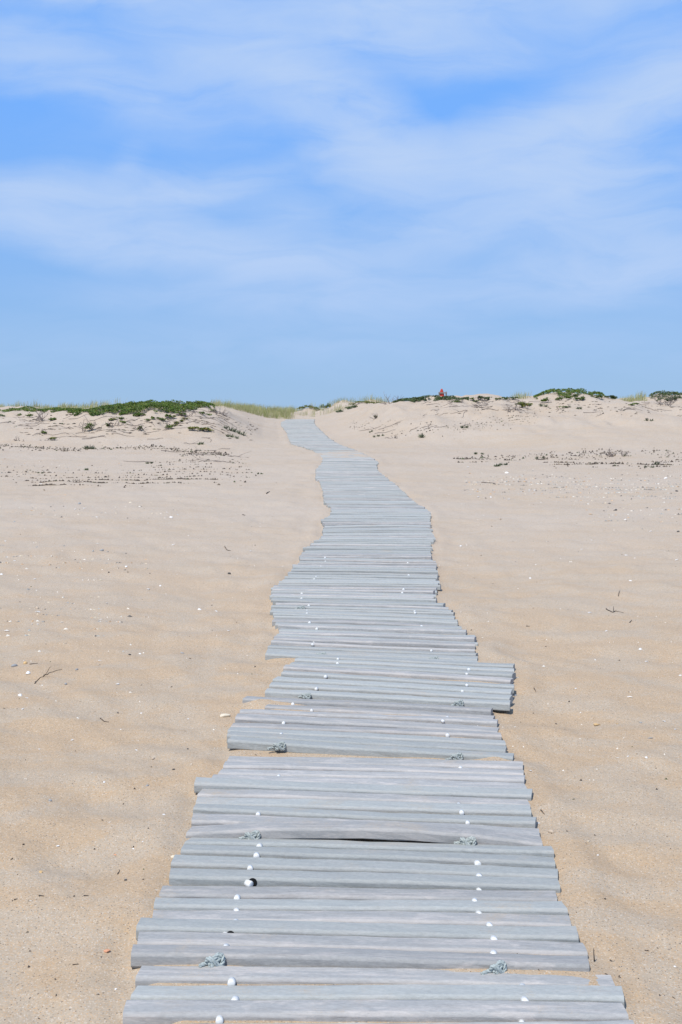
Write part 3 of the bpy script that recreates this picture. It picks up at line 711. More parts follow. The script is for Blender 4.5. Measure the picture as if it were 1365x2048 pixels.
GL_, GR_, GC_ = 'shrubs on the left dune', 'shrubs on the right dune', 'shrubs behind the end of the boardwalk'
SHRUBS = [
    # left dune face
    (395, 861, 34, 12, 'yellow', 'yellow-green leafy shrub alone on the slope below the right end of the green mat', GL_),
    (420, 864, 16, 6, 'yellow', 'thin trailing runner of leaves right of the yellow-green shrub on the left slope', GL_),
    (338, 858, 14, 11, 'green', 'small round green shrub left of the yellow-green shrub on the left slope', GL_),
    (350, 853, 5, 6, 'yellow', 'tiny yellowish sprout just right of the small round green shrub', GL_),
    (176, 864, 27, 15, 'half', 'grey brown twiggy shrub with few leaves on the left slope', GL_),
    (79, 843, 24, 15, 'dead', 'grey dead shrub under the left crest beside a green one', GL_),
    (106, 841, 13, 9, 'green', 'small green shrub right of the grey dead shrub at left', GL_),
    (60, 833, 12, 6, 'green', 'small green clump below the crest near the left edge', GL_),
    (280, 863, 12, 8, 'half', 'low half bare sprig in mid slope on the left dune', GL_),
    (234, 853, 12, 6, 'dead', 'dark dry tuft under the middle of the green mat', GL_),
    (217, 853, 9, 6, 'half', 'sparse little sprig left of the dark dry tuft', GL_),
    (225, 841, 15, 5, 'yellow', 'yellow-green runner under the left part of the green mat', GL_),
    (241, 839, 10, 5, 'green', 'short green runner right of the yellow-green one under the mat', GL_),
    (248, 847, 9, 4, 'green', 'thin green sprig on bare sand under the mat centre', GL_),
    (280, 833, 22, 9, 'green', 'green tongue of leaves hanging below the mat left of its centre', GL_),
    (301, 841, 12, 8, 'green', 'bright green tuft below the mat centre', GL_),
    (325, 840, 13, 7, 'green', 'green tuft right of the mat centre on pale sand', GL_),
    (341, 836, 16, 11, 'green', 'larger green clump joining the mat above', GL_),
    (359, 845, 18, 5, 'yellow', 'slanting yellow-green runner on the right of the left dune face', GL_),
    (372, 841, 8, 4, 'yellow', 'short olive sprig above the slanting runner', GL_),
    (378, 833, 11, 10, 'dead', 'grey leafless bush below the right end of the mat', GL_),
    (362, 832, 18, 8, 'green', 'green fringe left of the grey leafless bush', GL_),
    (404, 830, 9, 6, 'green', 'small green sprout below the right tip of the mat', GL_),
    (416, 831, 8, 4, 'green', 'smallest green sprout nearest the right tip of the mat', GL_),
    (425, 824, 8, 6, 'green', 'last green tuft where the mat ends at the dune shoulder', GL_),
    (440, 829, 20, 8, 'dead', 'grey twigs on the shoulder right of the green mat', GL_),
    (108, 880, 10, 8, 'yellow', 'olive sprig on the low hummock at left', GL_),
    (92, 880, 20, 3, 'dead', 'dark flat runner left of the olive sprig on the hummock', GL_),
    (38, 884, 14, 5, 'dead', 'dry twigs on the left end of the hummock', GL_),
    (88, 868, 14, 6, 'half', 'thin sprig above the hummock at left', GL_),
    # low grey-green plants
    (178, 898, 24, 7, 'dusty', 'grey-green spiky plant on the upper line of dark debris at left', 'grey-green dune plants'),
    (464, 875, 26, 6, 'dusty', 'low olive plant beside the grey-green trailing one near the boardwalk', 'grey-green dune plants'),
    (470, 864, 38, 8, 'dusty', 'long trailing grey-green plant on bare sand left of the boardwalk', 'grey-green dune plants'),
    (403, 889, 12, 5, 'dusty', 'small pale grey-green tuft below the yellow-green shrub', 'grey-green dune plants'),
    (172, 940, 10, 4, 'dusty', 'small green tuft between the two debris lines at left', 'grey-green dune plants'),
    (300, 928, 9, 4, 'dusty', 'tiny green tuft right of centre between the debris lines at left', 'grey-green dune plants'),
    (84, 946, 15, 3, 'dusty', 'flat olive tuft above the lower debris line at left', 'grey-green dune plants'),
    (521, 947, 8, 3, 'dusty', 'tiny lone green sprout nearest the boardwalk on its left', 'grey-green dune plants'),
    (1081, 919, 17, 5, 'dusty', 'green plant among dark debris on the right beach', 'grey-green dune plants'),
    (1010, 930, 12, 5, 'dusty', 'small green plant left of the debris cluster on the right', 'grey-green dune plants'),
    (995, 934, 12, 5, 'dusty', 'grey sprig just left of the small green plant on the right', 'grey-green dune plants'),
    (1314, 929, 16, 6, 'dusty', 'upright grey-green plant right of the dry twig pile', 'grey-green dune plants'),
    (1298, 935, 14, 5, 'dusty', 'lower half of the pair of grey-green plants right of the twig pile', 'grey-green dune plants'),
    (958, 909, 16, 4, 'dusty', 'flat olive tuft alone at the foot of the right dune', 'grey-green dune plants'),
    (757, 873, 20, 4, 'dusty', 'thin grey-green runner on the sand right of the boardwalk', 'grey-green dune plants'),
    (742, 865, 10, 3, 'dusty', 'tiny olive tuft above the grey-green runner', 'grey-green dune plants'),
    (787, 878, 8, 5, 'dead', 'small dry upright tuft right of the grey-green runner', GR_),
    (752, 838, 8, 6, 'half', 'small sprig alone on the left shoulder of the right dune', GR_),
    (843, 876, 5, 8, 'dusty', 'thin yellowish grass sprig on the lower right dune', 'grey-green dune plants'),
    (931, 856, 18, 6, 'dusty', 'sparse grey-green sprig halfway up the right dune', 'grey-green dune plants'),
    # right dune crest
    (1048, 817, 30, 15, 'yellow', 'leafy shrub spilling down the slope right of the crest dip', GR_),
    (1026, 822, 18, 9, 'dead', 'grey bare twigs below the spilling leafy shrub', GR_),
    (1089, 804, 18, 12, 'green', 'green shrub at the left end of the right crest row', GR_),
    (1088, 813, 14, 6, 'dusty', 'grey-green tuft under the left end of the right crest row', GR_),
    (1119, 801, 13, 9, 'green', 'green clump second in the right crest row', GR_),
    (1146, 798, 22, 10, 'green', 'green shrub in the middle of the right crest row', GR_),
    (1158, 802, 18, 10, 'green', 'green shrub hanging below the middle of the right crest row', GR_),
    (1196, 797, 20, 10, 'green', 'green shrub right of the middle of the right crest row', GR_),
    (1222, 797, 26, 9, 'dark', 'dark green shrub at the right end of the right crest row', GR_),
    (1275, 808, 10, 4, 'green', 'small green sprout under the grass on the right crest', GR_),
    (1263, 810, 9, 3, 'green', 'tiny green sprout left of the one under the grass', GR_),
    (1330, 810, 24, 11, 'dead', 'dark dead bush with bare branches at the right edge crest', GR_),
    (1346, 803, 32, 10, 'dark', 'dark green shrub behind the dead bush at the right edge', GR_),
    (962, 802, 14, 9, 'dark', 'dark green shrub just right of the red board', GR_),
    (975, 801, 12, 8, 'dark', 'dark shrub right of the shrub beside the red board', GR_),
    (947, 804, 12, 8, 'green', 'leafy shrub next to the gap right of the red board', GR_),
    (1000, 800, 13, 6, 'green', 'low shrub alone between two crest gaps', GR_),
    (1022, 800, 20, 8, 'dark', 'dark shrub left of the grass tuft on the right crest', GR_),
    (913, 806, 20, 6, 'half', 'thin yellowing sprigs on the sand under the red board', GR_),
    (962, 812, 20, 9, 'dead', 'bare grey branches slanting below the dark crest shrubs', GR_),
    (1300, 842, 16, 5, 'dusty', 'small green sprig high on the bare right slope', 'grey-green dune plants'),
    (784, 806, 26, 12, 'dead', 'dark brushy twigs at the left end of the crest hedge', GR_),
    (1237, 913, 36, 8, 'dead', 'flat pile of dry twigs among debris on the right beach', GR_),
    (1130, 818, 22, 4, 'half', 'low runner on the slope under the right crest row', GR_),
    (1160, 820, 8, 4, 'dusty', 'tiny olive tuft right of the low runner', 'grey-green dune plants'),
]
for i, (u, v, w, h, kd, lb, gp) in enumerate(SHRUBS):
    shrub(u, v, w, h, kd, lb, 300 + i, gp)

# shrubs beyond the end of the boardwalk: stand on the mound, by distance
def far_shrub(u, y, wpx, hpx, kind, label, seed):
    x = (u - 682.5) / F * y; r = random.Random(seed); mpp = y / F; w, h = wpx * mpp, hpx * mpp
    p = Vector((x, y, gz(x, y))); fol, wood = MB(), MB(); ncl = max(2, int(w / .22))
    for c in range(ncl):
        cx = x + (c + .5 - ncl / 2) / ncl * w * .9; cy = y + r.uniform(-.25, .25); cz = gz(cx, cy)
        foliage(fol, r, Vector((cx, cy, cz)), w / ncl * .8, .28, h * r.uniform(.75, 1.05), int(min(260, w * h * 2600 / ncl + 60)), .055)
        branch(wood, r, (cx, cy, cz - .03), (r.gauss(0, .5), r.gauss(0, .4), .8), h, .007, 1)
    root = empty('beach_shrub', p)
    mesh_obj('foliage', rel(fol, p), fol.f, MAT[{'green': 'shrub_leaf', 'dark': 'shrub_leaf_dark', 'yellow': 'shrub_leaf_yellow'}[kind]], root)
    mesh_obj('stems', rel(wood, p), wood.f, MAT['dead_wood'], root)
    tag(root, label, 'shrub', GC_)
for i, a in enumerate([(612, 53.2, 28, 11, 'yellow', 'yellow-green shrub among grass straight above the boardwalk end'),
                       (652, 53.5, 20, 13, 'green', 'taller green shrub right of the yellow-green one above the boardwalk end'),
                       (634, 52.6, 10, 8, 'green', 'small green shrub between the two shrubs above the boardwalk end'),
                       (680, 50.2, 12, 7, 'dark', 'dark green shrub nearest the right side of the boardwalk end'),
                       (704, 49.8, 22, 10, 'dark', 'dark green shrub right of the one nearest the boardwalk end'),
                       (718, 51.5, 40, 7, 'yellow', 'long low yellow-green shrub left of the right dune shoulder'),
                       (745, 51.0, 26, 8, 'yellow', 'yellow-green shrub tucked against the right dune shoulder')]):
    far_shrub(*a, 700 + i)

# mats of leaves nobody could count
def mat_of_leaves(name, label, cat, low, top, canopy, n, material, seed, depth=3.2, size=.05, back=None):
    """low: pixel line of the front edge; canopy: (u, metres) table of heights; runs back over the crest"""
    r = random.Random(seed); mb = MB(); us = [a for a, b in low]
    X, Y, Z, ok = hits(np.array([a for a, b in low], float), np.array([b for a, b in low], float))
    ang = X / Y; tot = 0
    a0, a1 = ang.min(), ang.max()
    fx = np.array([r.uniform(a0, a1) for _ in range(n)]); y0 = np.interp(fx, ang, Y)
    yy = y0 + np.array([r.random() ** 1.15 for _ in range(n)]) * depth; xx = fx * yy
    zz = height(xx, yy)
    can = np.interp(fx * F + 682.5, [c[0] for c in canopy], [c[1] for c in canopy])
    ragged = vnoise(xx * 3.2, yy * 3.2, 31) * .5 + .5 + .35 * vnoise(xx * 8, yy * 8, 32)
    edge = np.clip((yy - y0) / .5, 0, 1)
    keep = ragged > (.78 - .62 * np.clip((yy - y0 - .25 * vnoise(xx * 1.6, yy * .3, 35)) / 1.0, 0, 1))
    bump = .55 + .6 * (vnoise(xx * 2.3, yy * 2.3, 33) * .5 + .5) + .25 * vnoise(xx * 7, yy * 7, 34)
    for i in np.nonzero(keep)[0]:
        h = can[i] * bump[i] * (.35 + .65 * edge[i]) * (1 - .55 * r.random() ** 2)
        leaf(mb, Vector((xx[i], yy[i], zz[i] + max(.01, h))), (r.gauss(0, .5), r.gauss(-.25, .5), .8), size * r.uniform(.7, 1.3), r)
    o = mb.obj(name, MAT[material]); tag(o, label, cat, kind='stuff')
mat_of_leaves('shrub_mat', 'wide low mat of glossy green leaves over the left dune top', 'ground cover',
              [(75, 825), (100, 826), (130, 828), (150, 831), (180, 836), (212, 833), (250, 829), (300, 831), (330, 826), (370, 826), (392, 822), (430, 816)], None,
              [(75, .03), (120, .06), (150, .09), (180, .05), (220, .07), (245, .10), (270, .14), (330, .16), (400, .12), (432, .05)], 30000, 'shrub_leaf', 41, 3.4)
mat_of_leaves('shrub_mat', 'thin green mat along the crest at the left edge', 'ground cover',
              [(-30, 832), (20, 832), (50, 829), (90, 827)], None, [(-30, .05), (60, .04), (90, .02)], 3600, 'shrub_leaf', 42, 2.2)
mat_of_leaves('shrub_hedge', 'dark green hedge of leaves on the crest before the red board', 'ground cover',
              [(786, 806), (810, 804), (840, 803), (870, 802), (900, 801), (938, 801)], None, [(786, .06), (800, .10), (870, .11), (895, .09), (915, .06), (938, .03)], 9000, 'shrub_leaf_dark', 43, 1.6)
mat_of_leaves('shrub_hedge', 'green leafy fringe along the right dune crest', 'ground cover',
              [(1068, 799), (1120, 797), (1160, 795), (1200, 795), (1234, 798)], None, [(1068, .06), (1100, .12), (1160, .14), (1210, .11), (1234, .05)], 5200, 'shrub_leaf', 44, 1.5)
mat_of_leaves('shrub_hedge', 'dark leafy fringe on the crest at the right edge', 'ground cover',
              [(1298, 801), (1330, 799), (1400, 796)], None, [(1298, .06), (1340, .12), (1400, .16)], 3000, 'shrub_leaf_dark', 45, 1.8)

# beach grass: uncountable
def grass(name, label, tufts, seed, hlo, hhi, blades=26):
    r = random.Random(seed); mb = MB()
    for (x, y) in tufts:
        z = gz(x, y); hh = r.uniform(hlo, hhi)
        for _ in range(blades):
            a = r.uniform(0, 6.283); e = r.gauss(0, .20); l = hh * r.uniform(.55, 1.1)
            bx, by = x + r.gauss(0, .09), y + r.gauss(0, .09)
            d = Vector((math.sin(e) * math.cos(a) + .06, math.sin(e) * math.sin(a), 1)).normalized()
            s = Vector((math.cos(a + 1.57), math.sin(a + 1.57), 0)) * .0042
            p0 = Vector((bx, by, z - .02)); p1 = p0 + d * l * .55; p2 = p1 + (d + Vector((d.x * 1.6 + .08, d.y * 1.6, -.12))) * l * .45
            mb.add([p0 - s, p0 + s, p1 + s * .85, p2, p1 - s * .85], [(0, 1, 2, 4), (4, 2, 3)])
    o = mb.obj(name, MAT['grass_blade']); tag(o, label, 'grass', kind='stuff')
r = random.Random(77)
def scatter(n, u0, u1, y0, y1, skip=None):
    out = []
    while len(out) < n:
        y = r.uniform(y0, y1); u = r.uniform(u0, u1); x = (u - 682.5) / F * y
        if skip and skip(u, y, x): continue
        out.append((x, y))
    return out
grass('beach_grass', 'pale beach grass growing left of the far end of the boardwalk', scatter(300, 425, 585, 48.6, 58), 1, .24, .44)
grass('beach_grass', 'thin beach grass on the mound behind the end of the boardwalk', scatter(150, 540, 775, 50.5, 58, lambda u, y, x: vnoise(x * 1.5, y, 40) < -.15), 2, .22, .42, 18)
grass('beach_grass', 'pale grass showing behind the crest of the left dune', scatter(260, -60, 270, 38.5, 47), 3, .22, .38, 24)
grass('beach_grass', 'pale grass tufts behind the crest at the far right', scatter(26, 1236, 1296, 37.2, 39.5) + scatter(10, 1025, 1055, 37.2, 39), 4, .18, .32, 22)

# ------------------------------------------------------------------ the red board on its rack, on the low ground behind the right dune
def build_rack():
    D = 70.0
    px = lambda u: (u - 682.5) / F * D
    pz = lambda v: EYE + (840 - v) / F * D
    xb = px(883); g0 = gz(xb, D)
    top = pz(777.5) - g0
    root = empty('timber_rack', (px(884.5), D, g0))
    o = root.location
    rail_z = pz(786.2) - g0; hw = .065
    for uu, dz in ((878.0, .02), (892.0, .04)):
        m = MB(); m.box(px(uu) - o.x, .0, (rail_z + hw / 2 + dz - .35) / 2, .075, .075, rail_z + hw / 2 + dz + .35); m.obj('post', MAT['grey_timber'], root)
    m = MB(); m.box(px(885) - o.x, -.055, rail_z, px(892.9) - px(877.1), .034, hw); m.obj('rail', MAT['grey_timber'], root)
    m = MB(); m.box(px(885) - o.x, -.055, rail_z - .75, px(892.9) - px(877.1), .034, hw); m.obj('rail', MAT['grey_timber'], root)
    tag(root, 'grey timber rack of posts and rail holding up the red board', 'rack')
    b = empty('rescue_board', (xb, D + .02, g0))
    # rounded nose, widening downwards
    prof = []
    H_ = top
    for k in range(41):
        s = k / 40; z = H_ * (1 - s)
        w = .185 * min(1.0, (max(0.0, s) / .42) ** .52) * (1 if s < .75 else 1 - .35 * ((s - .75) / .25) ** 2)
        prof.append((w, z))
    V = []; nn = 10
    for (w, z) in prof:
        for j in range(nn):
            a = 2 * math.pi * j / nn
            V.append((math.copysign(abs(math.cos(a)) ** .8, math.cos(a)) * max(w, .004), math.copysign(abs(math.sin(a)) ** .7, math.sin(a)) * .05 * (.35 + .65 * min(1, w / .12)), z))
    Fc = [(i * nn + j, (i + 1) * nn + j, (i + 1) * nn + (j + 1) % nn, i * nn + (j + 1) % nn) for i in range(40) for j in range(nn)]
    Fc += [tuple(range(nn)), tuple(40 * nn + j for j in reversed(range(nn)))]
    mesh_obj('deck', V, Fc, MAT['red_board_paint'], b, True)
    fin = MB(); fin.add([(-.012, .04, .10), (.012, .04, .10), (.012, .04, .32), (-.012, .04, .32), (0, .17, .08), (0, .15, .16)], [(0, 1, 4), (0, 4, 5, 3), (1, 2, 5, 4), (2, 3, 5), (0, 3, 2, 1)])
    fin.obj('fin', MAT['dark_stone'], b)
    tag(b, 'upright red board with a rounded top behind the rail on the right crest', 'board')
build_rack()

# ------------------------------------------------------------------ things on the sand
def shell_mesh(kind, r):
    mb = MB()
    if kind == 'dome':                     # half shell, hinge at one side, hollow below
        nu, nv = 10, 4; V = [(0, 0, .34)]
        for i in range(1, nv + 1):
            for j in range(nu):
                a = 2 * math.pi * j / nu; q = i / nv
                rr = q * (.5 + .05 * math.cos(a * 2 + .3) - .06 * math.cos(a))
                V.append((rr * math.cos(a), rr * math.sin(a) * .88, .34 * (1 - q ** 2.2) + .012 * math.cos(a * 5) * q))
        Fc = [(0, 1 + j, 1 + (j + 1) % nu) for j in range(nu)]
        for i in range(nv - 1):
            for j in range(nu): Fc.append((1 + i * nu + j, 1 + (i + 1) * nu + j, 1 + (i + 1) * nu + (j + 1) % nu, 1 + i * nu + (j + 1) % nu))
        mb.add(V, Fc)
    elif kind == 'chip':                   # broken, slightly curved plate with thickness
        n = 7; out = [(.5 * r.uniform(.6, 1.1) * math.cos(6.283 * k / n), .34 * r.uniform(.6, 1.1) * math.sin(6.283 * k / n)) for k in range(n)]
        f = lambda x, y: .16 - .45 * x * x - .3 * y * y
        V = [(0, 0, .17)] + [(x, y, f(x, y)) for x, y in out] + [(x, y, f(x, y) - .09) for x, y in out] + [(0, 0, .08)]
        Fc = [(0, 1 + k, 1 + (k + 1) % n) for k in range(n)] + [(1 + k, 1 + n + k, 1 + n + (k + 1) % n, 1 + (k + 1) % n) for k in range(n)] + [(2 * n + 1, 1 + n + (k + 1) % n, 1 + n + k) for k in range(n)]
        mb.add(V, Fc)
    elif kind == 'sliver':
        n = 6; pts = [(-.5 + k / n, .05 * math.sin(2.6 * k / n), .07 + .05 * math.sin(3.1 * k / n)) for k in range(n + 1)]
        mb.tube(pts, [.03, .07, .10, .11, .10, .07, .03], 5)
    else:                                  # pebble
        nu, nv = 9, 5; V = [(0, 0, .30)]; ph = [r.uniform(0, 6.3) for _ in range(3)]; asp = r.uniform(.6, .85)
        for i in range(1, nv):
            t = math.pi * i / nv
            for j in range(nu):
                a = 2 * math.pi * j / nu; k = 1 + .10 * math.sin(2 * a + ph[0]) + .06 * math.sin(3 * a + ph[1] + t)
                V.append((.5 * k * math.sin(t) * math.cos(a), .5 * asp * k * math.sin(t) * math.sin(a), .30 * math.cos(t)))
        V.append((0, 0, -.30)); last = len(V) - 1
        Fc = [(0, 1 + j, 1 + (j + 1) % nu) for j in range(nu)]
        for i in range(nv - 2):
            for j in range(nu): Fc.append((1 + i * nu + j, 1 + (i + 1) * nu + j, 1 + (i + 1) * nu + (j + 1) % nu, 1 + i * nu + (j + 1) % nu))
        Fc += [(last, 1 + (nv - 2) * nu + (j + 1) % nu, 1 + (nv - 2) * nu + j) for j in range(nu)]
        mb.add(V, Fc)
    return mb
SH = []
def small(u, v, px, kind, material, name, noun, cat, seed, label=None, lift=None):
    p = hit(u, v); r = random.Random(seed); size = px * p.y / F
    mb = shell_mesh(kind, r)
    o = mb.obj(name, MAT[material], None, kind in ('dome', 'pebble', 'sliver'))
    o.scale = (size, size, size * (1.0 if kind != 'pebble' else 1.0))
    o.rotation_euler = (r.uniform(-.25, .25), r.uniform(-.25, .25), r.uniform(0, 6.283))
    if kind == 'sliver': o.rotation_euler[2] = r.uniform(-.7, .7)
    o.location = p + Vector((0, 0, size * {'dome': -.03, 'chip': .02, 'sliver': -.01, 'pebble': .10}[kind]))
    SH.append((o, noun, cat, u, v, label)); return o
WHITE = [(76, 1228, 11), (399, 1218, 9), (433, 1220, 8), (202, 1239, 7), (199, 1229, 5), (124, 1246, 8), (57, 1350, 12), (235, 1367, 11), (41, 1392, 12), (54, 1400, 8), (46, 1417, 8),
         (280, 1306, 6), (458, 1263, 8), (200, 1319, 8), (145, 1475, 7), (273, 1502, 7), (283, 1422, 5), (377, 1428, 5), (386, 1448, 5), (79, 1495, 6), (297, 1178, 10), (321, 1169, 6),
         (214, 1207, 7), (14, 1261, 11), (76, 1249, 6), (65, 1249, 6), (209, 1575, 6), (116, 1692, 9), (220, 1655, 6), (328, 1645, 9), (374, 1650, 5), (267, 1701, 5), (286, 1693, 5),
         (62, 1816, 6), (232, 1975, 7), (1261, 1162, 9), (1061, 1154, 6), (1253, 1110, 7), (1354, 1118, 9), (1180, 1229, 11), (1213, 1267, 6), (1281, 1303, 9), (1293, 1322, 10), (1260, 1393, 13),
         (1329, 1443, 10), (1351, 1461, 9), (1293, 1524, 8), (1257, 1517, 6), (1236, 1516, 7), (1061, 1552, 9), (1152, 1380, 6), (1362, 1348, 7), (1036, 1359, 8), (1031, 1389, 10),
         (1077, 1652, 10), (1196, 1719, 8), (1350, 1936, 6), (936, 935, 6), (1013, 948, 9), (986, 983, 6), (957, 994, 8), (982, 997, 6), (1018, 1000, 8), (1009, 997, 5), (1070, 982, 8), (1059, 980, 6),
         (922, 1095, 7), (1164, 1097, 8), (1302, 1064, 7), (1252, 1109, 8), (1270, 1117, 5), (1251, 1042, 5), (151, 1021, 7), (169, 1019, 6), (194, 1035, 6), (253, 1137, 9), (3, 1145, 8), (70, 1157, 7),
         (82, 970, 7), (11, 1082, 7), (30, 1121, 6), (342, 1035, 8), (334, 1028, 5), (347, 1093, 8), (502, 1100, 7), (634, 966, 6), (1332, 958, 8), (1183, 1080, 5)]
for i, (u, v, s) in enumerate(WHITE):
    kd = ('chip', 'dome', 'chip', 'sliver', 'chip')[i % 5]
    if (u, v) in ((342, 1035), (1013, 948), (41, 1392)): kd = 'dome'
    nm, noun = {'chip': ('shell_fragment', 'broken white shell chip'), 'dome': ('shell', 'white half shell'), 'sliver': ('shell_sliver', 'white shell sliver')}[kd]
    small(u, v, s, kd, 'white_shell', nm, noun, 'shell', 1200 + i)
small(449, 1433, 27, 'chip', 'cream_shell', 'shell_fragment', '', 'shell', 1401, 'large flat cream shell beside the boardwalk left of the rope knots').rotation_euler = (.05, -.1, .5)
small(347, 1722, 12, 'dome', 'cream_shell', 'shell', '', 'shell', 1402, 'round cream shell touching the left end of a near board')
small(82, 1749, 13, 'chip', 'amber_stone', 'shell_fragment', '', 'shell', 1403, 'orange and cream shell piece on the near left sand')
small(231, 1713, 7, 'chip', 'orange_shell', 'shell_fragment', '', 'shell', 1404, 'tiny orange shell bit on the near left sand')
small(214, 1908, 20, 'chip', 'orange_shell', 'shell_fragment', '', 'shell', 1405, 'coral orange shell piece left of the nearest rope knot').rotation_euler = (0, 0, .45)
small(1194, 1440, 20, 'chip', 'amber_stone', 'shell_fragment', '', 'shell', 1406, 'amber shell with a dark edge on the right sand')
small(1235, 1444, 7, 'chip', 'amber_stone', 'shell_fragment', '', 'shell', 1407, 'small amber bit right of the amber shell')
small(1177, 1697, 9, 'chip', 'cream_shell', 'shell_fragment', '', 'shell', 1408, 'cream shell bit on the near right sand')
small(261, 1008, 7, 'dome', 'cream_shell', 'shell', '', 'shell', 1409, 'cream shell far out on the left sand')
small(1301, 1473, 12, 'sliver', 'grey_stone', 'shell_sliver', '', 'shell', 1410, 'grey shell sliver on the sand at right')
PEB = [(75, 1218, 10, 'tan'), (51, 1324, 11, 'amber'), (29, 1331, 13, 'grey'), (154, 1340, 8, 'grey'), (132, 1367, 9, 'grey'), (307, 1515, 9, 'tan'), (295, 1574, 8, 'grey'), (260, 1311, 6, 'dark'),
       (236, 1420, 5, 'dark'), (376, 1495, 6, 'dark'), (348, 1541, 7, 'dark'), (365, 1307, 8, 'grey'), (198, 1331, 6, 'tan'), (252, 1774, 9, 'dark'), (101, 1611, 9, 'grey'), (1282, 1444, 7, 'grey'),
       (1103, 1675, 13, 'tan'), (1001, 1040, 7, 'tan'), (930, 981, 5, 'dark'), (1354, 984, 6, 'dark'), (1357, 1066, 7, 'dark'), (159, 1008, 8, 'grey'), (204, 1105, 9, 'grey'), (251, 1141, 5, 'dark'),
       (218, 1149, 5, 'dark'), (459, 1149, 8, 'dark'), (432, 1001, 6, 'tan'), (347, 1769, 1, 'x'), (1232, 1021, 7, 'dark'), (1138, 849, 1, 'x')]
PEB = [p for p in PEB if p[3] != 'x']
for i, (u, v, s, c) in enumerate(PEB):
    small(u, v, s, 'pebble', {'tan': 'tan_stone', 'grey': 'grey_stone', 'dark': 'dark_stone', 'amber': 'amber_stone'}[c], 'pebble', {'tan': 'tan', 'grey': 'grey', 'dark': 'dark', 'amber': 'amber'}[c] + ' pebble', 'pebble', 1500 + i)

TW = []
def twig(pts, rad_px, noun, seed, upright=0.0, fork=False, label=None):
    r = random.Random(seed); P = [hit(u, v) for u, v in pts]; o = P[0]; mb = MB(); n = 6; q = []
    for k in range(n * (len(P) - 1) + 1):
        i = min(k // n, len(P) - 2); t = k / n - i
        b = P[i].lerp(P[i + 1], t); s = k / (n * (len(P) - 1))
        j = .02 * (P[-1] - P[0]).length
        x, y = b.x + r.uniform(-j, j), b.y + r.uniform(-j, j)
        q.append(Vector((x, y, gz(x, y) + rad_px * o.y / F * .6 + upright * s)) - o)
    R = rad_px * o.y / F
    mb.tube(q, [R * (1 - .65 * k / (len(q) - 1)) for k in range(len(q))], 5)
    if fork:
        b = q[len(q) // 2]; branch(mb, r, b, (r.uniform(-.6, .6), -.3, .3), (P[-1] - P[0]).length * .35, R * .7, 0)
    t = mb.obj('twig', MAT['dark_twig'], None, True, o)
    TW.append(t); SH.append((t, noun, 'twig', pts[0][0], pts[0][1], label))
twig([(70, 1363), (74, 1357), (98, 1349), (123, 1341)], 1.1, '', 1, 0, True, 'long thin bent twig on the left sand')
twig([(201, 1432), (209, 1434), (218, 1435)], 1.2, 'short dark twig', 2)
twig([(60, 1328), (76, 1330)], 1.0, 'short dark twig', 3)
twig([(29, 1803), (36, 1806)], 1.6, 'short dark twig', 4)
twig([(78, 1806), (89, 1809)], 1.7, 'short dark twig', 5)
twig([(168, 1808), (178, 1805)], 1.6, 'short dark twig', 6)
twig([(146, 1929), (158, 1927)], 1.4, 'short dark twig', 7)
twig([(236, 1748), (240, 1743)], 1.6, 'short dark twig', 8)
twig([(1213, 1222), (1226, 1229), (1232, 1225), (1247, 1226)], 1.2, '', 9, 0, True, 'forked dark twig on the right sand')
twig([(1082, 1630), (1089, 1634)], 1.5, 'short dark twig', 10)
twig([(1290, 1905), (1299, 1908)], 1.4, 'short dark twig', 11, 0, True)
twig([(1189, 1929), (1187, 1927)], 1.6, '', 12, .035, False, 'short stick poking up beside the right end of a near board')
twig([(1133, 1670), (1137, 1673)], 1.2, 'short dark twig', 13)
twig([(964, 967), (992, 967)], .9, 'long thin twig', 14)
twig([(986, 971), (996, 971)], .9, 'short dark twig', 15)
twig([(450, 1094), (457, 1100), (463, 1099)], .9, 'bent thin twig', 16)
twig([(486, 1028), (491, 1031)], 1.2, 'short dark twig', 17)
twig([(534, 989), (540, 985)], 1.2, 'short dark twig', 18)
twig([(1237, 1194), (1241, 1188)], .8, 'short dark twig', 19)
twig([(1068, 1379), (1073, 1381)], 1.0, 'short dark twig', 20)
twig([(1260, 1246), (1264, 1243)], 1.2, 'short dark twig', 21)
twig([(1053, 1250), (1060, 1252)], .9, 'short dark twig', 22)

# labels that single out each bit: kind, side, how far along the boardwalk, then rank
def band(v):
    return ('near the dune foot' if v < 1010 else 'far beyond the boardwalk bend' if v < 1130 else 'beside the boardwalk bend' if v < 1260 else 'beside the step in board edges' if v < 1400
            else 'beside the third rope knots' if v < 1540 else 'beside the arched board' if v < 1720 else 'beside the nearest boards')
ranks = ['nearest', 'second nearest', 'third nearest', 'fourth nearest', 'fifth nearest', 'sixth nearest', 'seventh nearest', 'eighth nearest', 'ninth nearest', 'tenth nearest', 'eleventh nearest', 'twelfth nearest']
groups = {}
for (o, noun, cat, u, v, label) in SH:
    side = 'left' if u < float(np.interp(v, [1000, 1400, 2048], [700, 760, 750])) else 'right'
    if label: tag(o, label, cat)
    else: groups.setdefault((noun, side, band(v)), []).append((v, o, cat))
for (noun, side, bd), lst in groups.items():
    lst.sort(key=lambda a: -a[0])
    for i, (v, o, cat) in enumerate(lst):
        tag(o, (noun + ' on the ' + side + ' sand ' + bd) + ('' if len(lst) == 1 else ', ' + ranks[i]), cat, {'shell': 'shell bits on the sand', 'pebble': 'pebbles on the sand', 'twig': 'twigs on the sand'}[cat])

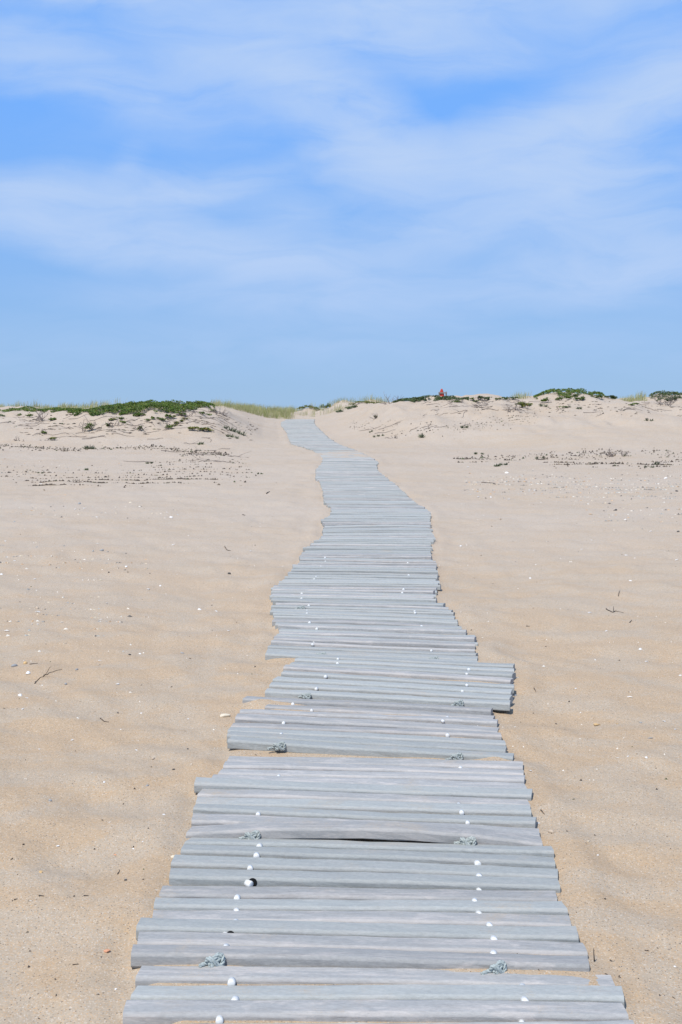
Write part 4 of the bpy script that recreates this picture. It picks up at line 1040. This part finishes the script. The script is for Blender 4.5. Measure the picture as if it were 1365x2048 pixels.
# uncountable litter: drift lines of dark plant bits, chips of shell and gravel
def litter(name, label, cat, uv, material, size, seed, flat=.35, long=1.0, stand=0.0):
    r = random.Random(seed); U = np.array([a for a, b in uv], float); V_ = np.array([b for a, b in uv], float)
    X, Y, Z, ok = hits(U, V_); mb = MB()
    for i in range(len(U)):
        if not ok[i]: continue
        s = r.uniform(*size) * (1.0 if Y[i] > 12 else .6 + Y[i] / 30); a = r.uniform(0, 6.283) if long == 1 else r.gauss(0, .5)
        l, w, h = s * r.uniform(.8, 1.3) * long, s * r.uniform(.35, .8), s * r.uniform(.5, 1.2) * flat
        if r.random() < stand: h *= 3
        ca, sa = math.cos(a), math.sin(a); n = 5; V = []
        for k in range(n):
            t = 6.283 * k / n; q = r.uniform(.7, 1.1); x, y = l / 2 * q * math.cos(t), w / 2 * q * math.sin(t)
            V.append((X[i] + x * ca - y * sa, Y[i] + x * sa + y * ca, Z[i] - .003 + r.uniform(0, h * .4)))
        V.append((X[i] + r.uniform(-.2, .2) * l, Y[i] + r.uniform(-.2, .2) * w, Z[i] + h))
        mb.add(V, [(k, (k + 1) % n, n) for k in range(n)])
    o = mb.obj(name, MAT[material]); tag(o, label, cat, kind='stuff')
def along(line, n, spread, r, clump=1.0):
    out = []; us = [a for a, b in line]; vs_ = [b for a, b in line]
    ctr = [r.uniform(us[0], us[-1]) for _ in range(max(3, int(n / 9)))]
    for _ in range(n):
        u = r.choice(ctr) + r.gauss(0, 7) if r.random() < clump else r.uniform(us[0], us[-1])
        out.append((u, float(np.interp(u, us, vs_)) + r.gauss(0, spread)))
    return out
r = random.Random(5)
litter('drift_line', 'dark broken line of plant debris along the foot of the left dune', 'debris',
       along([(-20, 893), (60, 895), (120, 900), (170, 899), (210, 895), (270, 896), (310, 896), (350, 899), (400, 907), (460, 909)], 640, 2.2, r, .75) + along([(340, 915), (385, 908), (400, 902)], 60, 2.0, r), 'wrack_bit', (.018, .065), 1, .55, 1.0)
litter('drift_line', 'lower dark line of plant debris across the left beach', 'debris',
       along([(60, 972), (130, 968), (200, 964), (300, 962), (380, 958), (435, 961)], 460, 2.0, r, .6) + along([(300, 945), (400, 930), (500, 945)], 300, 12, r, .6) + along([(-20, 945), (150, 955), (300, 950)], 260, 9, r, .5), 'wrack_bit', (.015, .055), 2, .5, 1.0)
litter('drift_line', 'dark line of plant debris along the right beach', 'debris',
       along([(905, 921), (990, 918), (1060, 912), (1110, 926), (1180, 926), (1270, 930), (1365, 925)], 520, 3.0, r, .75) + along([(1070, 915), (1150, 909), (1250, 908), (1310, 905), (1370, 912)], 280, 4, r, .75), 'wrack_bit', (.018, .065), 3, .55, 1.0)
litter('drift_line', 'thin trail of dark bits across the left flank of the right dune', 'debris',
       along([(700, 850), (760, 852), (800, 862), (860, 858), (930, 855), (980, 846), (1040, 837), (1080, 830)], 330, 7, r, .55), 'wrack_bit', (.018, .055), 4, .5, 1.0)
litter('root_litter', 'dry runners and bits scattered on the left dune face', 'debris',
       along([(-10, 850), (100, 850), (200, 855), (300, 850), (430, 845), (520, 862)], 260, 11, r, .6), 'wrack_bit', (.03, .085), 6, .3, 1.8)
litter('root_litter', 'dry bits scattered under the right dune crest', 'debris',
       along([(860, 812), (960, 810), (1060, 822), (1150, 812), (1250, 820), (1365, 822)], 200, 8, r, .7), 'wrack_bit', (.03, .08), 7, .3, 1.6)
litter('shell_gravel', 'band of shell chips and small stones across the right beach', 'gravel',
       along([(930, 968), (1050, 968), (1150, 970), (1250, 966), (1365, 966)], 950, 11, r, .35) + along([(1100, 985), (1365, 985)], 480, 10, r, .4) + along([(1180, 1030), (1365, 1022)], 90, 14, r, .4), 'litter_bit', (.014, .048), 8, .3)
litter('shell_gravel', 'scatter of shell chips and small stones on the left beach', 'gravel',
       along([(-10, 938), (120, 940), (260, 945)], 190, 9, r, .4) + along([(-10, 1015), (200, 1020), (360, 1030)], 90, 14, r, .2) + along([(-10, 1115), (150, 1118), (300, 1125)], 150, 12, r, .4) + along([(-10, 1240), (100, 1240), (260, 1240)], 110, 26, r, .4), 'litter_bit', (.012, .040), 9, .3)
litter('shell_gravel', 'tiny white shell chips sprinkled over the whole beach', 'gravel',
       [(r.uniform(-20, 1385), 870 + 700 * r.random() ** 1.6) for _ in range(620)], 'shell_chip', (.007, .022), 10, .3)
litter('beach_specks', 'tiny dark specks of plant matter sprinkled over the sand', 'debris',
       [(r.uniform(-20, 1385), 850 + 1190 * r.random() ** 1.8) for _ in range(560)], 'wrack_bit', (.008, .024), 11, .35)
# bare runners creeping over the dune faces
def runners(name, label, spots, seed):
    r = random.Random(seed); mb = MB()
    for (u, v) in spots:
        p = hit(u, v); a = r.gauss(0, .35) + (math.pi if r.random() < .5 else 0); x, y = p.x, p.y; q = []
        ln = r.uniform(.25, .75); n = 7
        for k in range(n):
            q.append((x, y, gz(x, y) + .006 + (.02 * r.random() if r.random() < .4 else 0))); a += r.gauss(0, .25); x += math.cos(a) * ln / n; y += math.sin(a) * ln / n
        mb.tube(q, [.007 * (1 - .6 * k / n) for k in range(n)], 4)
        if r.random() < .6: branch(mb, r, q[3], (math.cos(a + .8), math.sin(a + .8) * .5, .25), ln * .4, .004, 0)
    o = mb.obj(name, MAT['dead_wood']); tag(o, label, 'debris', kind='stuff')
runners('dead_runners', 'bare grey runners creeping over the left dune face', [(r.uniform(0, 470), r.uniform(834, 878)) for _ in range(46)] + [(r.uniform(370, 460), r.uniform(822, 850)) for _ in range(18)] + [(r.uniform(250, 480), r.uniform(885, 930)) for _ in range(12)], 1)
runners('dead_runners', 'bare grey runners creeping over the right dune face', [(r.uniform(840, 1360), r.uniform(803, 830)) for _ in range(40)] + [(r.uniform(730, 960), r.uniform(845, 872)) for _ in range(10)], 2)

# ------------------------------------------------------------------ render
S.render.engine = 'CYCLES'
S.render.resolution_x = 682; S.render.resolution_y = 1024
